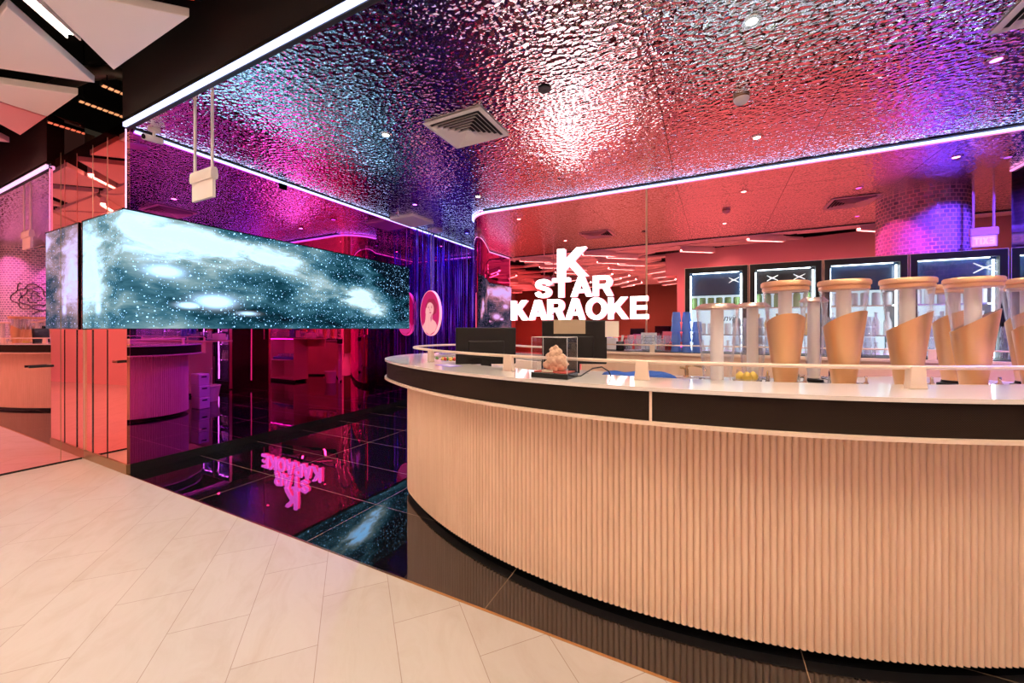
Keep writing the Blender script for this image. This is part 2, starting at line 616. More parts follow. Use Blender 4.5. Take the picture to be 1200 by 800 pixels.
struct('trim_20', MB().box(XL, 5.6, YF - .034, YF + .004, ZC + .024, ZC + .03).box(XL, 5.6, YF - .010, YF + .02, ZC - .016, ZC), 'black_paint')  # black strips added as shadow gap over the LED lines, cutting their halo
struct('trim_21', MB().box(-3.0, 3.09, YB - .060, YB, ZC - .012, ZC), 'black_paint')
struct('trim_22', MB().box(XL, XL + .045, YF + .04, 7.98, ZC - .012, ZC), 'black_paint')
led('led_strip', MB().box(XL + .02, 5.5, YF - .034, YF - .014, ZC - .012, ZC + .022), 'blue white light line along the front edge of the hammered metal ceiling')
led('led_strip', MB().box(XL + .004, XL + .022, YF + .05, 7.95, ZC - .03, ZC - .012), 'blue white light line running back along top of left mirror wall')
pth = [(3.06, YB - .02, ZC - .025)] + [(-2.92 - .52 * sin(a), YB + .5 - .52 * cos(a), ZC - .025) for a in [PI / 2 * k / 14 for k in range(15)]]
led('led_strip', MB().tube(pth, .012, 6), 'blue white light line above the back bar mirror with curved end')
led('led_strip', MB().box(3.075, 3.095, 3.75, 5.1, ZC - .03, ZC - .01), 'blue white light line on top of black wall beside the fridges')
led('led_strip', MB().box(XL - .002, XL + .005, YF - .012, YF - .004, 2.36, ZC - .02), 'thin pink white light line down the mirror corner above the screen', 'led_pink')
led('led_strip', MB().box(-4.55, -3.45, 7.93, 7.96, ZC - .06, ZC - .04), 'light line across the far end of the tinsel corridor')

# ------------------------------------------------------------------ video wall
scr = thing('video_screen', 'long wraparound screen showing a pale blue galaxy picture on left wall', 'screen', (XL, YF, 1.30))
ZS0, ZS1 = 1.302, 2.355
mb = MB().add([(XL + .03, YF - .03, ZS0), (XL + .03, 5.17, ZS0), (XL + .03, 5.17, ZS1), (XL + .03, YF - .03, ZS1)], [(0, 1, 2, 3)])
mb.build('front_display', 'galaxy_screen', scr, uvf=lambda c, p: (.97 + c.y - YF + .03, c.z - 1.30))
mb = MB().add([(XM + .06, YF - .03, ZS0), (XL + .03, YF - .03, ZS0), (XL + .03, YF - .03, ZS1), (XM + .06, YF - .03, ZS1)], [(0, 1, 2, 3)])
mb.build('side_display', 'galaxy_screen', scr, uvf=lambda c, p: (.97 + c.x - XL - .03, c.z - 1.30))
mb = MB().box(XL, XL + .028, YF - .028, 5.168, ZS0 - .004, ZS1 + .004).box(XM + .05, XL + .02, YF - .028, YF, ZS0 - .004, ZS1 + .004)
mb.box(XM + .04, XM + .058, YF - .034, YF, ZS0 - .01, ZS1 + .012)
mb.box(XL, XL + .034, YF - .034, 5.175, ZS1, ZS1 + .012).box(XM + .05, XL + .034, YF - .034, YF, ZS1, ZS1 + .012)
mb.build('frame', 'black_gloss', scr)

# ------------------------------------------------------------------ bar counter: a crescent with a rounded nose
AC = Vector((-.35, 4.77))
A0, A1 = math.radians(-33.6), math.radians(42)
NC = AC + 2.5 * Vector((sin(A0), -cos(A0)))
NC2 = AC + 2.5 * Vector((sin(A1), -cos(A1)))


def path(d, ab=A1, close=False, nf=120, nn=28):
    """outline at offset d from the mid line: front arc (right to left), nose, back arc"""
    out = []
    for k in range(nf):
        a = A1 + (A0 - A1) * k / nf
        out.append(AC + (2.5 + d) * Vector((sin(a), -cos(a))))
    for k in range(nn):
        th = A0 - PI * k / nn
        out.append(NC + d * Vector((sin(th), -cos(th))))
    for k in range(nf + 1):
        a = A0 + (ab - A0) * k / nf
        out.append(AC + (2.5 - d) * Vector((sin(a), -cos(a))))
    if close:
        for k in range(1, nn):
            th = A1 + PI - PI * k / nn
            out.append(NC2 + d * Vector((sin(th), -cos(th))))
    return out


def band(d0, d1, z0, z1, ab):
    a, b = path(d0, ab), path(d1, ab)
    mb = MB()
    n = len(a)
    vs = [(p.x, p.y, z0) for p in a] + [(p.x, p.y, z0) for p in b] + [(p.x, p.y, z1) for p in b] + [(p.x, p.y, z1) for p in a]
    fs = []
    for i in range(n - 1):
        for k in range(4):
            l = (k + 1) % 4
            fs.append((k * n + i, k * n + i + 1, l * n + i + 1, l * n + i))
    fs += [(0, n, 2 * n, 3 * n), (n - 1, 4 * n - 1, 3 * n - 1, 2 * n - 1)]
    return mb.add(vs, fs)


AB = math.radians(-20)
ctr = thing('bar_counter', 'large curved bar counter with beige fluted front and black mesh band', 'counter', (-.35, 2.3, 0))
# fluted body
base = path(.5, close=True, nf=600, nn=160)
L = [0]
n = len(base)
for i in range(n):
    L.append(L[-1] + (base[(i + 1) % n] - base[i]).length)
tot = L[-1]
NFL = round(tot / .0255)
ring = []
import bisect
for k in range(NFL * 8):
    s_ = tot * k / (NFL * 8)
    i = min(bisect.bisect_right(L, s_) - 1, n - 1)
    t = (s_ - L[i]) / (L[i + 1] - L[i])
    a, b = base[i], base[(i + 1) % n]
    p = a.lerp(b, t)
    tg = (b - a).normalized()
    nr = Vector((tg.y, -tg.x))
    ph = (k % 8) / 8
    off = .014 * (abs(sin(PI * ph)) ** .45) - .014
    ring.append((p, nr, off))
sgn = -1 if (ring[10][0] + ring[10][1] * .1 - AC).length < (ring[10][0] - AC).length else 1
mb = MB().stack([[(p.x + sgn * nr.x * o, p.y + sgn * nr.y * o, z) for p, nr, o in ring] for z in (.042, .930)], cap=False)
mb.build('fluted_body', 'flute_beige', ctr, smooth=True)
pl = path(.49, close=True)
MB().prism([(p.x, p.y) for p in pl], .040, .0415).prism([(p.x, p.y) for p in pl], .96, .99).build('worktop', 'counter_quartz', ctr)
tk = path(.44, close=True)
MB().prism([(p.x, p.y) for p in tk], 0, .04).build('toe_kick', 'black_gloss', ctr)
band(.30, .655, .932, 1.052, AB).build('mesh_band', 'mesh_black', ctr, smooth=True, uvf=lambda c, p: (math.atan2(c.x - AC.x, AC.y - c.y) * 3.15, c.z))
band(.25, .30, .96, 1.052, AB).build('inner_liner', 'counter_trim', ctr, smooth=True)
band(.28, .67, .917, .932, AB).build('lower_lip', 'counter_trim', ctr, smooth=True)
band(.33, .67, 1.052, 1.068, AB).build('ledge', 'counter_quartz', ctr, smooth=True)
for deg in (2.9, -80):
    a = math.radians(deg)
    if deg > -30:
        o_, t_ = Vector((sin(a), -cos(a))), Vector((cos(a), sin(a)))
        c_ = AC + 3.158 * o_
        MB().obox((c_.x, c_.y, .992), (t_.x * .005, t_.y * .005, 0), (o_.x * .006, o_.y * .006, 0), (0, 0, .0595)).build('band_divider', 'counter_trim', ctr)
# rail and its posts
rl = path(.45, math.radians(-22))
MB().tube([(p.x, p.y, 1.150) for p in rl], .0085, 10).build('rail', 'counter_trim', ctr, smooth=True)


def post(p, o_):
    t_ = Vector((-o_.y, o_.x))
    mb = MB()
    vs = []
    for z, wd in ((1.068, .034), (1.10, .029), (1.148, .027), (1.156, .024)):
        vs.append([(p.x + t_.x * a * wd + o_.x * b * .014, p.y + t_.y * a * wd + o_.y * b * .014, z) for a, b in ((-1, -1), (1, -1), (1, 1), (-1, 1))])
    mb.stack(vs).build('rail_post', 'counter_trim', ctr, bevel=.003)


for deg in (37.5, 21.5, 1.9, -12, -27.5):
    a = math.radians(deg)
    o_ = Vector((sin(a), -cos(a)))
    post(AC + 2.95 * o_, o_)
th = math.radians(-33.6 - 140)
o_ = Vector((sin(th), -cos(th)))
post(NC + .45 * o_, o_)

# ------------------------------------------------------------------ mall ceiling: triangular panels and strip lamps
ZP = 3.30
tri_no = 0


def rear_y(x):
    return -1.12 + (x + .85) * (1.44 / 7.85)


def tri_panel(cx, y0, y1, up, label, group=None):
    """right isosceles panel: tip at y1 (up) or at y0 (down)"""
    hw = abs(y1 - y0) * HWK
    if up:
        poly = [(cx - hw, y0), (cx + hw, y0), (cx, y1)]
    else:
        poly = [(cx, y0), (cx + hw, y1), (cx - hw, y1)]
    o = MB().prism(poly, ZP, ZP + .06).build('acoustic_baffle', 'panel_white', bevel=.006)
    return tag(o, label, 'ceiling panel', group)


named = {(0, -3.52): 'white triangular ceiling panel beside the lit strip lamp, flat edge toward dark soffit',
         (0, -4.44): 'white triangular ceiling panel on the other side of the strip lamp, tip toward dark soffit',
         (0, -5.36): 'white triangular ceiling panel cut by the lobby mirror, below the strip lamp panels'}
row_h = .55
HWK = 1.03
for r in range(15):
    HWK = 1.03 if r == 0 else 1.46
    y1 = 1.28 - r * (row_h + .09) + (.05 if r else 0)
    y0 = y1 - row_h
    k0 = -5.36 if r % 2 == 0 else -4.9
    x = k0 - (.0 if r < 8 else .0)
    i = 0
    while x < 4.6:
        up = (i % 2 == 1) if r % 2 == 0 else (i % 2 == 0)
        if not (x > -1.6 and y0 - .1 < rear_y(x + .6)):
            key = (r, round(x, 2))
            if x - .57 > XM + .0 or key in named:
                if key in named and x < -5:
                    poly = [(XM + .01, y1), (x + .57, y1), (x, y0), (XM + .01, y0 + .2)]
                    o = MB().prism(poly, ZP, ZP + .06).build('acoustic_baffle', 'panel_white', bevel=.006)
                    tag(o, named[key], 'ceiling panel', 'triangular ceiling panels')
                else:
                    tri_panel(x, y0, y1, up, named.get(key, 'white triangular mall ceiling panel seen only as a reflection in the mirrors'), 'triangular ceiling panels')
        x += .92
        i += 1


def strip_lamp(p0, p1, label):
    p0, p1 = Vector(p0), Vector(p1)
    c = (p0 + p1) / 2
    d = (p1 - p0) / 2
    n_ = Vector((-d.y, d.x, 0)).normalized()
    t = thing('strip_lamp', label, 'ceiling lamp', (c.x, c.y, c.z))
    mb = MB()
    mb.obox(c + Vector((0, 0, .055)), d, n_ * .034, (0, 0, .045))
    mb.obox(c + n_ * .036, d, n_ * .004, (0, 0, .03)).obox(c - n_ * .036, d, n_ * .004, (0, 0, .03))
    mb.build('housing', 'panel_white', t)
    MB().obox(c + Vector((0, 0, .004)), d * .985, n_ * .027, (0, 0, .004)).build('diffuser', 'strip_lamp', t)


# the lamps hang in the slanting gaps between neighbouring panels
strip_lamp((-3.90, 1.02, ZP + .03), (-3.42, .50, ZP + .03), 'lit strip lamp between two white triangular ceiling panels above the lobby')
lamp_gaps = [(0, 4), (0, 5), (0, 7), (0, 6), (0, 8), (1, 0), (1, 2), (1, 6), (1, 8), (2, 5), (2, 1), (2, 3), (3, 0), (3, 2), (4, 1), (4, 3), (5, 0), (5, 2), (7, 1), (7, 3), (8, 0), (8, 2), (9, 1), (9, 3), (10, 0), (10, 2), (11, 1), (11, 3), (12, 0), (12, 2), (13, 1), (13, 3)]  # includes lamps added to light the counter, rear wall and far mall
for r, g in lamp_gaps:
    y1 = 1.28 - r * (row_h + .09)
    cx = (-5.36 if r % 2 == 0 else -4.9) + .92 * g + .46 + (.92 if r == 0 else 0)
    up_left = (g + (1 if r == 0 else 0)) % 2 == (1 if r % 2 == 0 else 0)
    sl = -1 if up_left else 1
    cy = y1 - row_h / 2
    if cx > -1.3 and cy - .3 < rear_y(cx + .3):
        continue
    hz = ZP + .03 if r == 0 else ZP - .105
    dx_ = .27 if r == 0 else .36
    strip_lamp((cx - dx_, cy - .26 * sl, hz), (cx + dx_, cy + .26 * sl, hz), 'strip lamp of the mall ceiling, some mirrored and some added for light')
for o in COL.objects:
    if o.name.startswith('strip_lamp.'):
        o['group'] = 'mall strip lamps'

# ------------------------------------------------------------------ illuminated sign
GL = {}


def strokes():
    def arc_pts(cx, cy, rx, ry, a0, a1, n=14):
        return [(cx + rx * cos(math.radians(a0 + (a1 - a0) * k / n)), cy + ry * sin(math.radians(a0 + (a1 - a0) * k / n))) for k in range(n + 1)]
    GL['K'] = (1.0, [[(0, 0), (0, 1), (.23, 1), (.23, .58), (.63, 1), (.93, 1), (.53, .57), (.98, 0), (.69, 0), (.37, .40), (.23, .25), (.23, 0)]])
    GL['T'] = (.88, [[(.325, 0), (.325, .80), (0, .80), (0, 1), (.88, 1), (.88, .80), (.555, .80), (.555, 0)]])
    GL['A'] = (1.02, [[(0, 0), (.37, 1), (.65, 1), (1.02, 0), (.77, 0), (.70, .20), (.32, .20), (.25, 0)], [(.385, .37), (.635, .37), (.51, .77)]])
    GL['R'] = (.93, [[(0, 0), (0, 1)] + [(.55, 1)] + arc_pts(.57, .69, .32, .31, 88, -60) + [(.93, 0), (.66, 0), (.46, .38), (.23, .38), (.23, 0)], [(.23, .81), (.23, .57)] + arc_pts(.54, .69, .12, .12, -88, 88)])
    GL['O'] = (1.06, [arc_pts(.53, .5, .53, .52, 0, 354, 40), arc_pts(.53, .5, .29, .315, 0, 354, 40)])
    GL['E'] = (.83, [[(0, 0), (0, 1), (.81, 1), (.81, .80), (.23, .80), (.23, .60), (.75, .60), (.75, .41), (.23, .41), (.23, .20), (.83, .20), (.83, 0)]])
    GL['X'] = (.95, [[(0, 0), (.31, .51), (.02, 1), (.34, 1), (.475, .74), (.61, 1), (.93, 1), (.64, .51), (.95, 0), (.63, 0), (.475, .28), (.32, 0)]])
    GL['I'] = (.27, [[(0, 0), (0, 1), (.27, 1), (.27, 0)]])
    ctrl = [(.76, .70), (.66, .84), (.46, .89), (.24, .85), (.145, .72), (.21, .60), (.43, .525), (.64, .45), (.74, .31), (.65, .165), (.44, .11), (.20, .16), (.115, .31)]
    pts = []
    for i in range(len(ctrl) - 1):
        p0, p1, p2, p3 = [Vector(ctrl[min(max(i + k, 0), len(ctrl) - 1)]) for k in (-1, 0, 1, 2)]
        for q in range(6):
            t = q / 6
            pts.append(.5 * ((2 * p1) + (p2 - p0) * t + (2 * p0 - 5 * p1 + 4 * p2 - p3) * t * t + (3 * p1 - p0 - 3 * p2 + p3) * t ** 3))
    pts.append(Vector(ctrl[-1]))
    l, r = [], []
    for i, p in enumerate(pts):
        tg = (pts[min(i + 1, len(pts) - 1)] - pts[max(i - 1, 0)]).normalized()
        nr = Vector((-tg.y, tg.x))
        hw = .100 + .012 * abs(tg.y)
        l.append(tuple(p + nr * hw))
        r.append(tuple(p - nr * hw))
    GL['S'] = (.88, [l + r[::-1]])


strokes()


def letter(ch, x, z, wd, ht, y, depth, m, parent, face=-1, name='letter'):
    """raised letter standing in an XZ plane; its face looks toward face*Y"""
    cu = bpy.data.curves.new('glyph', 'CURVE')
    cu.dimensions = '2D'
    cu.fill_mode = 'BOTH'
    cu.extrude = depth / 2
    for poly in GL[ch][1]:
        sp = cu.splines.new('POLY')
        sp.points.add(len(poly) - 1)
        for q, (a, b) in zip(sp.points, poly):
            q.co = (a / GL[ch][0] * wd, b * ht, 0, 1)
        sp.use_cyclic_u = True
    tmp = bpy.data.objects.new('glyph', cu)
    COL.objects.link(tmp)
    dg = bpy.context.evaluated_depsgraph_get()
    me = bpy.data.meshes.new_from_object(tmp.evaluated_get(dg))
    bpy.data.objects.remove(tmp)
    bpy.data.curves.remove(cu)
    me.name = name
    off = Vector((0, 0, 0))
    p = parent
    while p is not None:
        off += p.location
        p = p.parent
    for v in me.vertices:
        a, b, c = v.co
        v.co = Vector((x - face * a if face > 0 else x + a, y + c * (1 if face < 0 else 1), z + b)) - off
    if face > 0:
        me.flip_normals()
    me.materials.clear()
    me.materials.append(MATS[m] if isinstance(m, str) else m)
    o = bpy.data.objects.new(name, me)
    COL.objects.link(o)
    o.parent = parent
    return o


def word(txt, x0, x1, z0, z1, y, depth, m, parent, gap=.06, face=-1, name='letter'):
    tot = sum(GL[c][0] for c in txt) + gap * (len(txt) - 1)
    k = abs(x1 - x0) / tot
    x = x0
    for c in txt:
        letter(c, x, z0, GL[c][0] * k, z1 - z0, y, depth, m, parent, face, name)
        x += (GL[c][0] + gap) * k * (1 if face < 0 else -1)


sg = thing('wall_sign', 'glowing white letter sign reading K STAR KARAOKE on the red mirror wall', 'sign', (-1.6, YB, 1.42))
kz = lambda z: EYE + (z - EYE) * .984
YS = YB - .030
word('K', -1.815, -1.378, kz(2.020), kz(2.415), YS, .03, 'sign_glow', sg)
word('STAR', -2.155, -1.058, kz(1.740), kz(2.010), YS, .03, 'sign_glow', sg, gap=.07)
word('KARAOKE', -2.529, -0.620, kz(1.425), kz(1.715), YS, .03, 'sign_glow', sg, gap=.07)
for x, z in ((-1.75, 2.1), (-1.55, 2.3), (-2.05, 1.85), (-1.3, 1.8), (-1.6, 1.85), (-2.4, 1.5), (-1.9, 1.5), (-1.3, 1.5), (-.8, 1.5)):
    MB().tube([(x, YS, z), (x, YB - .001, z)], .008, 6).build('standoff', 'steel', sg)

# ------------------------------------------------------------------ ceiling fittings over the bar
def spot(parent, loc, color, power, size=110, blend=.6, aim=None, rad=.04):
    d = bpy.data.lights.new('lamp_light', 'SPOT')
    d.color = color
    d.energy = power
    d.spot_size = math.radians(size)
    d.spot_blend = blend
    d.shadow_soft_size = rad
    o = bpy.data.objects.new('lamp_light', d)
    COL.objects.link(o)
    o.parent = parent
    o.location = Vector(loc) - parent.location
    if aim is not None:
        o.rotation_euler = (Vector(aim) - Vector(loc)).to_track_quat('-Z', 'Y').to_euler()
    return o


def downlight(x, y, label, glow='downlight_glow', color=(1, .84, .66), power=None, aim=None, size=110, group='warm ceiling downlights'):
    t = thing('ceiling_downlight', label, 'downlight', (x, y, ZC), 0, group)
    MB().lathe([(.030, -.004), (.052, -.004), (.056, 0), (.030, 0)], (x, y, ZC), 24, False).build('trim_ring', 'steel', t, smooth=True)
    MB().lathe([(.030, -.003), (.0, -.0031)], (x, y, ZC), 20, False).build('lens', glow, t)
    spot(t, (x, y, ZC - .02), color, DOWN_W if power is None else power, size, .7, aim)
    return t


downlight(-2.645, 2.667, 'warm ceiling downlight left of the square air diffuser')
downlight(.446, 4.266, 'warm ceiling downlight above the fridges')
downlight(-2.75, 4.466, 'warm ceiling downlight near the rounded end of the back mirror')
downlight(.25, 2.64, 'warm ceiling downlight over the drink towers')
downlight(2.36, 4.45, 'warm ceiling downlight seen reflected beside the mosaic column')
downlight(-4.08, 6.8, 'warm ceiling downlight deep in the tinsel corridor')
for nm, c in (('blue_glow', (.12, .12, 1.0)), ('violet_glow', (.6, .15, 1.0))):
    mat(nm, (.3, .3, .8), .4, emit=c, es=5)
downlight(-4.0, 6.1, 'blue ceiling spot over the tinsel corridor', 'blue_glow', (.10, .08, 1.0), BLUE_W * 6, None, 150, 'coloured ceiling spots')
downlight(-3.75, 4.35, 'added violet ceiling spot colouring the rounded end of the counter', 'violet_glow', (.35, .08, 1.0), BLUE_W * 6.0, (-2.45, 3.2, .6), 48, 'coloured ceiling spots')  # violet lamp put in to colour the counter nose in the mirror
downlight(2.85, 4.2, 'blue ceiling spot on the right flank of the mosaic column', 'blue_glow', (.05, .06, 1.0), BLUE_W * 20, (2.75, 3.1, 1.7), 80, 'coloured ceiling spots')
downlight(1.75, 3.75, 'violet ceiling spot on the left flank of the mosaic column', 'violet_glow', (.75, .15, .8), BLUE_W * 6, (2.4, 3.0, 1.8), 60, 'coloured ceiling spots')
downlight(2.15, 2.15, 'violet pink ceiling spot in front of the mosaic column', 'violet_glow', (.8, .25, .7), BLUE_W * 3.5, (2.4, 2.8, 1.6), 90, 'coloured ceiling spots')


def diffuser(x0, x1, y0, y1, label):
    cx, cy = (x0 + x1) / 2, (y0 + y1) / 2
    t = thing('air_diffuser', label, 'air vent', (cx, cy, ZC), 0, 'square air diffusers')
    hx, hy = (x1 - x0) / 2, (y1 - y0) / 2

    def ringsq(f0, f1, z0, z1, name):
        a = [[(cx + sx * hx * f, cy + sy * hy * f, z) for sx, sy in ((-1, -1), (1, -1), (1, 1), (-1, 1))] for f, z in ((f0, z0), (f1, z1), (f1 - .01, z1 + .006), (f0 - .01, z0 + .006))]
        a.append(a[0])
        MB().stack(a, cap=False).build(name, 'white_paint', t)
    ringsq(1.0, .86, ZC - .012, ZC - .016, 'outer_frame')
    for k in range(6):
        f = .82 - .125 * k
        ringsq(f, f - .105, ZC - .036 - .002 * k, ZC - .008 - .002 * k, 'louvre_ring')
    MB().box(cx - hx * .07, cx + hx * .07, cy - hy * .07, cy + hy * .07, ZC - .024, ZC - .018).build('centre_plate', 'white_paint', t)
    MB().box(x0 + .03, x1 - .03, y0 + .03, y1 - .03, ZC - .004, ZC - .001).build('dark_duct', 'black_paint', t)


diffuser(-2.20, -1.61, 2.65, 3.17, 'white square air diffuser in the middle of hammered ceiling')
diffuser(1.55, 2.10, 2.85, 3.40, 'white square air diffuser seen only reflected beside the mosaic column')
o = MB().box(-4.59, -4.09, 4.70, 5.22, ZC - .03, ZC).build('access_hatch', 'panel_white', bevel=.006)
tag(o, 'plain white square ceiling panel against the left mirror wall', 'ceiling panel')
o = MB().box(-4.50, -4.32, 5.55, 5.78, ZC - .02, ZC).build('small_access_hatch', 'panel_white', bevel=.004)
tag(o, 'small pale ceiling panel over the tinsel corridor', 'ceiling panel')
t = thing('smoke_detector', 'white and orange smoke detector box on ceiling above the counter', 'smoke detector', (.26, 3.47, ZC))
MB().lathe([(.055, 0), (.055, -.02), (.04, -.045), (.0, -.047)], (.26, 3.47, ZC), 20).build('housing', 'white_paint', t, smooth=True)
MB().lathe([(.058, -.002), (.058, -.012), (.05, -.012)], (.26, 3.47, ZC), 20, False).build('mounting_ring', 'bronze_trim', t, smooth=True)
o = MB().lathe([(.05, 0), (.05, -.008), (.03, -.010), (.0, -.006)], (-1.07, 2.687, ZC), 24).build('ceiling_speaker', 'black_plastic', smooth=True)
tag(o, 'small dark round ceiling speaker right of the air diffuser', 'speaker')
t = thing('sprinkler', 'small ceiling sprinkler near the white access panel', 'sprinkler', (-4.27, 4.57, ZC))
MB().lathe([(.035, 0), (.035, -.008), (.01, -.012), (.008, -.04)], (-4.27, 4.57, ZC), 14).build('escutcheon', 'chrome', t, smooth=True)
MB().lathe([(.018, -.04), (.018, -.043)], (-4.27, 4.57, ZC), 14).build('deflector', 'chrome', t)
# camera in the ceiling corner
t = thing('security_camera', 'small white security camera at the ceiling corner of left mirror wall', 'camera', (-4.45, 1.66, ZC))
MB().lathe([(.045, 0), (.045, -.015), (.012, -.02), (.012, -.06)], (-4.45, 1.66, ZC), 16).build('bracket', 'white_paint', t, smooth=True)
MB().tube([(-4.47, 1.72, ZC - .075), (-4.43, 1.58, ZC - .10)], .028, 14).build('barrel', 'white_paint', t, smooth=True)
MB().tube([(-4.43, 1.58, ZC - .10), (-4.429, 1.575, ZC - .101)], .022, 14).build('camera_lens', 'black_gloss', t)


def exit_sign(x0, x1, y, zrod, label):
    cx = (x0 + x1) / 2
    t = thing('exit_sign', label, 'exit sign', (cx, y, ZC))
    for x in (x0 + .03, x1 - .03):
        MB().tube([(x, y, ZC), (x, y, zrod)], .010, 10).build('hanging_rod', 'white_paint', t, smooth=True)
    b = MB()
    a = [[(x, y + dy, z) for dy, z in ((-.022, zrod - .085), (-.026, zrod - .06), (-.022, zrod - .012), (-.012, zrod + .004), (.012, zrod + .004), (.022, zrod - .012), (.026, zrod - .06), (.022, zrod - .085))] for x in (x0, x1)]
    b.stack(a).build('lamp_housing', 'white_paint', t, smooth=True)
    MB().box(x0 + .006, x1 - .006, y - .010, y + .010, zrod - .225, zrod - .085).build('sign_panel', 'panel_white', t)
    MB().box(x0 + .016, x1 - .016, y + .0105, y + .013, zrod - .221, zrod - .09).build('lit_face', 'exit_panel', t)
    word('EXIT', x1 - .03, x0 + .03, zrod - .195, zrod - .115, y + .015, .003, 'exit_text', t, gap=.12, face=1)
    return t


exit_sign(-3.64, -3.33, 1.60, 2.53, 'white hanging exit sign box on two rods near the ceiling edge')
exit_sign(2.83, 3.06, 3.58, 2.49, 'hanging exit sign seen only as a reflection beside the dark wall end')

# mall side: black ducts, slotted diffusers, red standby lamp
o = MB().tube([(-7.2, 1.30, 3.66), (-5.6, 1.37, 3.66), (-5.1, 1.42, 3.66), (-4.85, 1.52, 3.66), (-4.75, 1.75, 3.66), (-4.72, 2.3, 3.66), (-4.72, 2.9, 3.66)], .06, 14).build('ceiling_duct', 'duct_grey', smooth=True)
tag(o, 'dark bent pipe running above the white triangular ceiling panels', 'pipe')
for X_, lab in ((-5.40, 'orange-lit slotted air diffuser in the black void above the red mirror panels'), (-4.87, 'slotted air diffuser in the black void close to the metal ceiling corner')):
    t = thing('slot_diffuser', lab, 'air vent', (X_, 1.6, 3.5))
    MB().box(X_ - .03, X_ + .03, 1.44, 1.78, 3.502, 3.54).build('rail', 'black_plastic', t)
    for yy in (1.48, 1.74):
        MB().tube([(X_, yy, 3.54), (X_, yy, 4.2)], .005, 6).build('hanger', 'black_plastic', t)
    for k in range(8):
        yy = 1.465 + .29 * k / 7
        MB().box(X_ - .02, X_ + .02, yy - .014, yy + .014, 3.494, 3.502).build('slot', 'slot_amber', t)
t = thing('standby_lamp', 'tiny red standby lamp in the black ceiling void', 'indicator lamp', (-3.1, 1.36, 3.55))
MB().tube([(-3.1, 1.36, 3.55), (-3.1, 1.33, 3.53)], .018, 10).build('lens', 'red_lamp', t)
MB().tube([(-3.1, 1.40, 3.575), (-3.1, 1.36, 3.55)], .022, 10).build('socket', 'black_plastic', t)
# lever handle of the mirrored door
t = thing('door_handle_set', 'dark lever handle on the mirrored lobby door', 'door handle', (XM, 1.30, .95))
MB().tube([(XM, 1.30, .95), (XM + .055, 1.30, .95)], .012, 10).build('spindle', 'bronze_trim', t, smooth=True)
MB().tube([(XM + .055, 1.31, .95), (XM + .055, 1.16, .95)], .011, 10).build('lever', 'black_plastic', t, smooth=True)
MB().lathe([(.028, -.004), (.028, .004)], (XM + .006, 1.30, .95), 16).build('rose_plate', 'bronze_trim', t)

# ------------------------------------------------------------------ mosaic column
cc = (2.62, 2.95)
mb = MB()
n = 64
mb.stack([[(cc[0] + .46 * cos(2 * PI * i / n), cc[1] + .46 * sin(2 * PI * i / n), z) for i in range(n)] for z in (0, ZC)], cap=False)


def col_uv(c, p):
    a = math.atan2(c.y - cc[1], c.x - cc[0])
    pa = math.atan2(p.center.y - cc[1], p.center.x - cc[0])
    if a - pa > PI:
        a -= 2 * PI
    if pa - a > PI:
        a += 2 * PI
    return (a * .46 + 10, c.z)


col = struct('column', mb, 'mosaic', uvf=col_uv, smooth=True)
mb = MB()
for k in range(16):
    rr = .05 + .02 * k
    ph = k * 2.4
    pts = []
    for j in range(11):
        a = ph + j * .15
        r2 = rr * (1 + .13 * sin(j * .9 + k))
        du, dz = r2 * cos(a), r2 * sin(a)
        th_ = PI + .1 - du / .46
        pts.append((cc[0] + .463 * cos(th_), cc[1] + .463 * sin(th_), 2.0 + dz))
    mb.tube(pts, .009, 5)
mb.build('rose_line_drawing', 'black_paint', col)

# ------------------------------------------------------------------ tinsel corridor
def tinsel(name, pts, z0, z1, label):
    """pts: strip positions (x, y); each strip is a narrow twisted ribbon"""
    mb = MB()
    for x, y in pts:
        top = z1 + random.uniform(-.008, 0)
        bot = z0 + random.uniform(0, .25)
        a = random.uniform(0, PI)
        tw = random.uniform(-1.2, 1.2)
        wd = random.uniform(.004, .009)
        rings = []
        for k in range(8):
            z = top + (bot - top) * k / 7
            aa = a + tw * k / 7 + random.uniform(-.5, .5)
            sx = x + random.uniform(-.006, .006)
            sy = y + random.uniform(-.006, .006)
            rings.append([(sx - wd * cos(aa), sy - wd * sin(aa), z), (sx + wd * cos(aa), sy + wd * sin(aa), z)])
        for q in range(7):
            mb.add(rings[q] + rings[q + 1], [(0, 1, 3, 2)])
    o = mb.build(name, 'tinsel_foil')
    return tag(o, label, 'tinsel curtain', 'blue foil tinsel curtains', 'stuff')


tinsel('tinsel_curtain', [(-4.582 + random.uniform(-.015, .015), 5.3 + 2.5 * random.random() ** 1.2) for i in range(75)], .1, ZC, 'blue foil tinsel hanging on the left wall past the screen')
tinsel('tinsel_curtain', [(-3.50 + random.uniform(-.03, .03), 6.0 + 1.8 * random.random()) for i in range(60)], .1, ZC, 'blue foil tinsel on corridor wall behind the rounded mirror end')
tinsel('tinsel_curtain', [(random.choice((-4.5 + .38 * random.random(), -3.72 + .2 * random.random())), 7.86 + random.uniform(-.03, .03)) for i in range(55)], .1, ZC, 'blue foil tinsel either side of black doorway at corridor end')
struct('door_1', MB().box(-4.08, -3.76, 7.985, 8.0, 0, 2.1), 'black_paint')

# oval portrait light box
PX, PY, PZ = -4.33, 5.42, 1.575
t = thing('portrait_sign', 'oval pink lit portrait of a person touching their face, hung on tinsel', 'portrait', (PX, PY, PZ))
t.rotation_euler = (0, 0, 0)


def ell(rx, rz, y, n=40, cx=0, cz=0, ang=0):
    out = []
    for k in range(n):
        a = 2 * PI * k / n
        u, v = rx * cos(a), rz * sin(a)
        out.append((PX + cx + u * cos(ang) - v * sin(ang), y, PZ + cz + u * sin(ang) + v * cos(ang)))
    return out


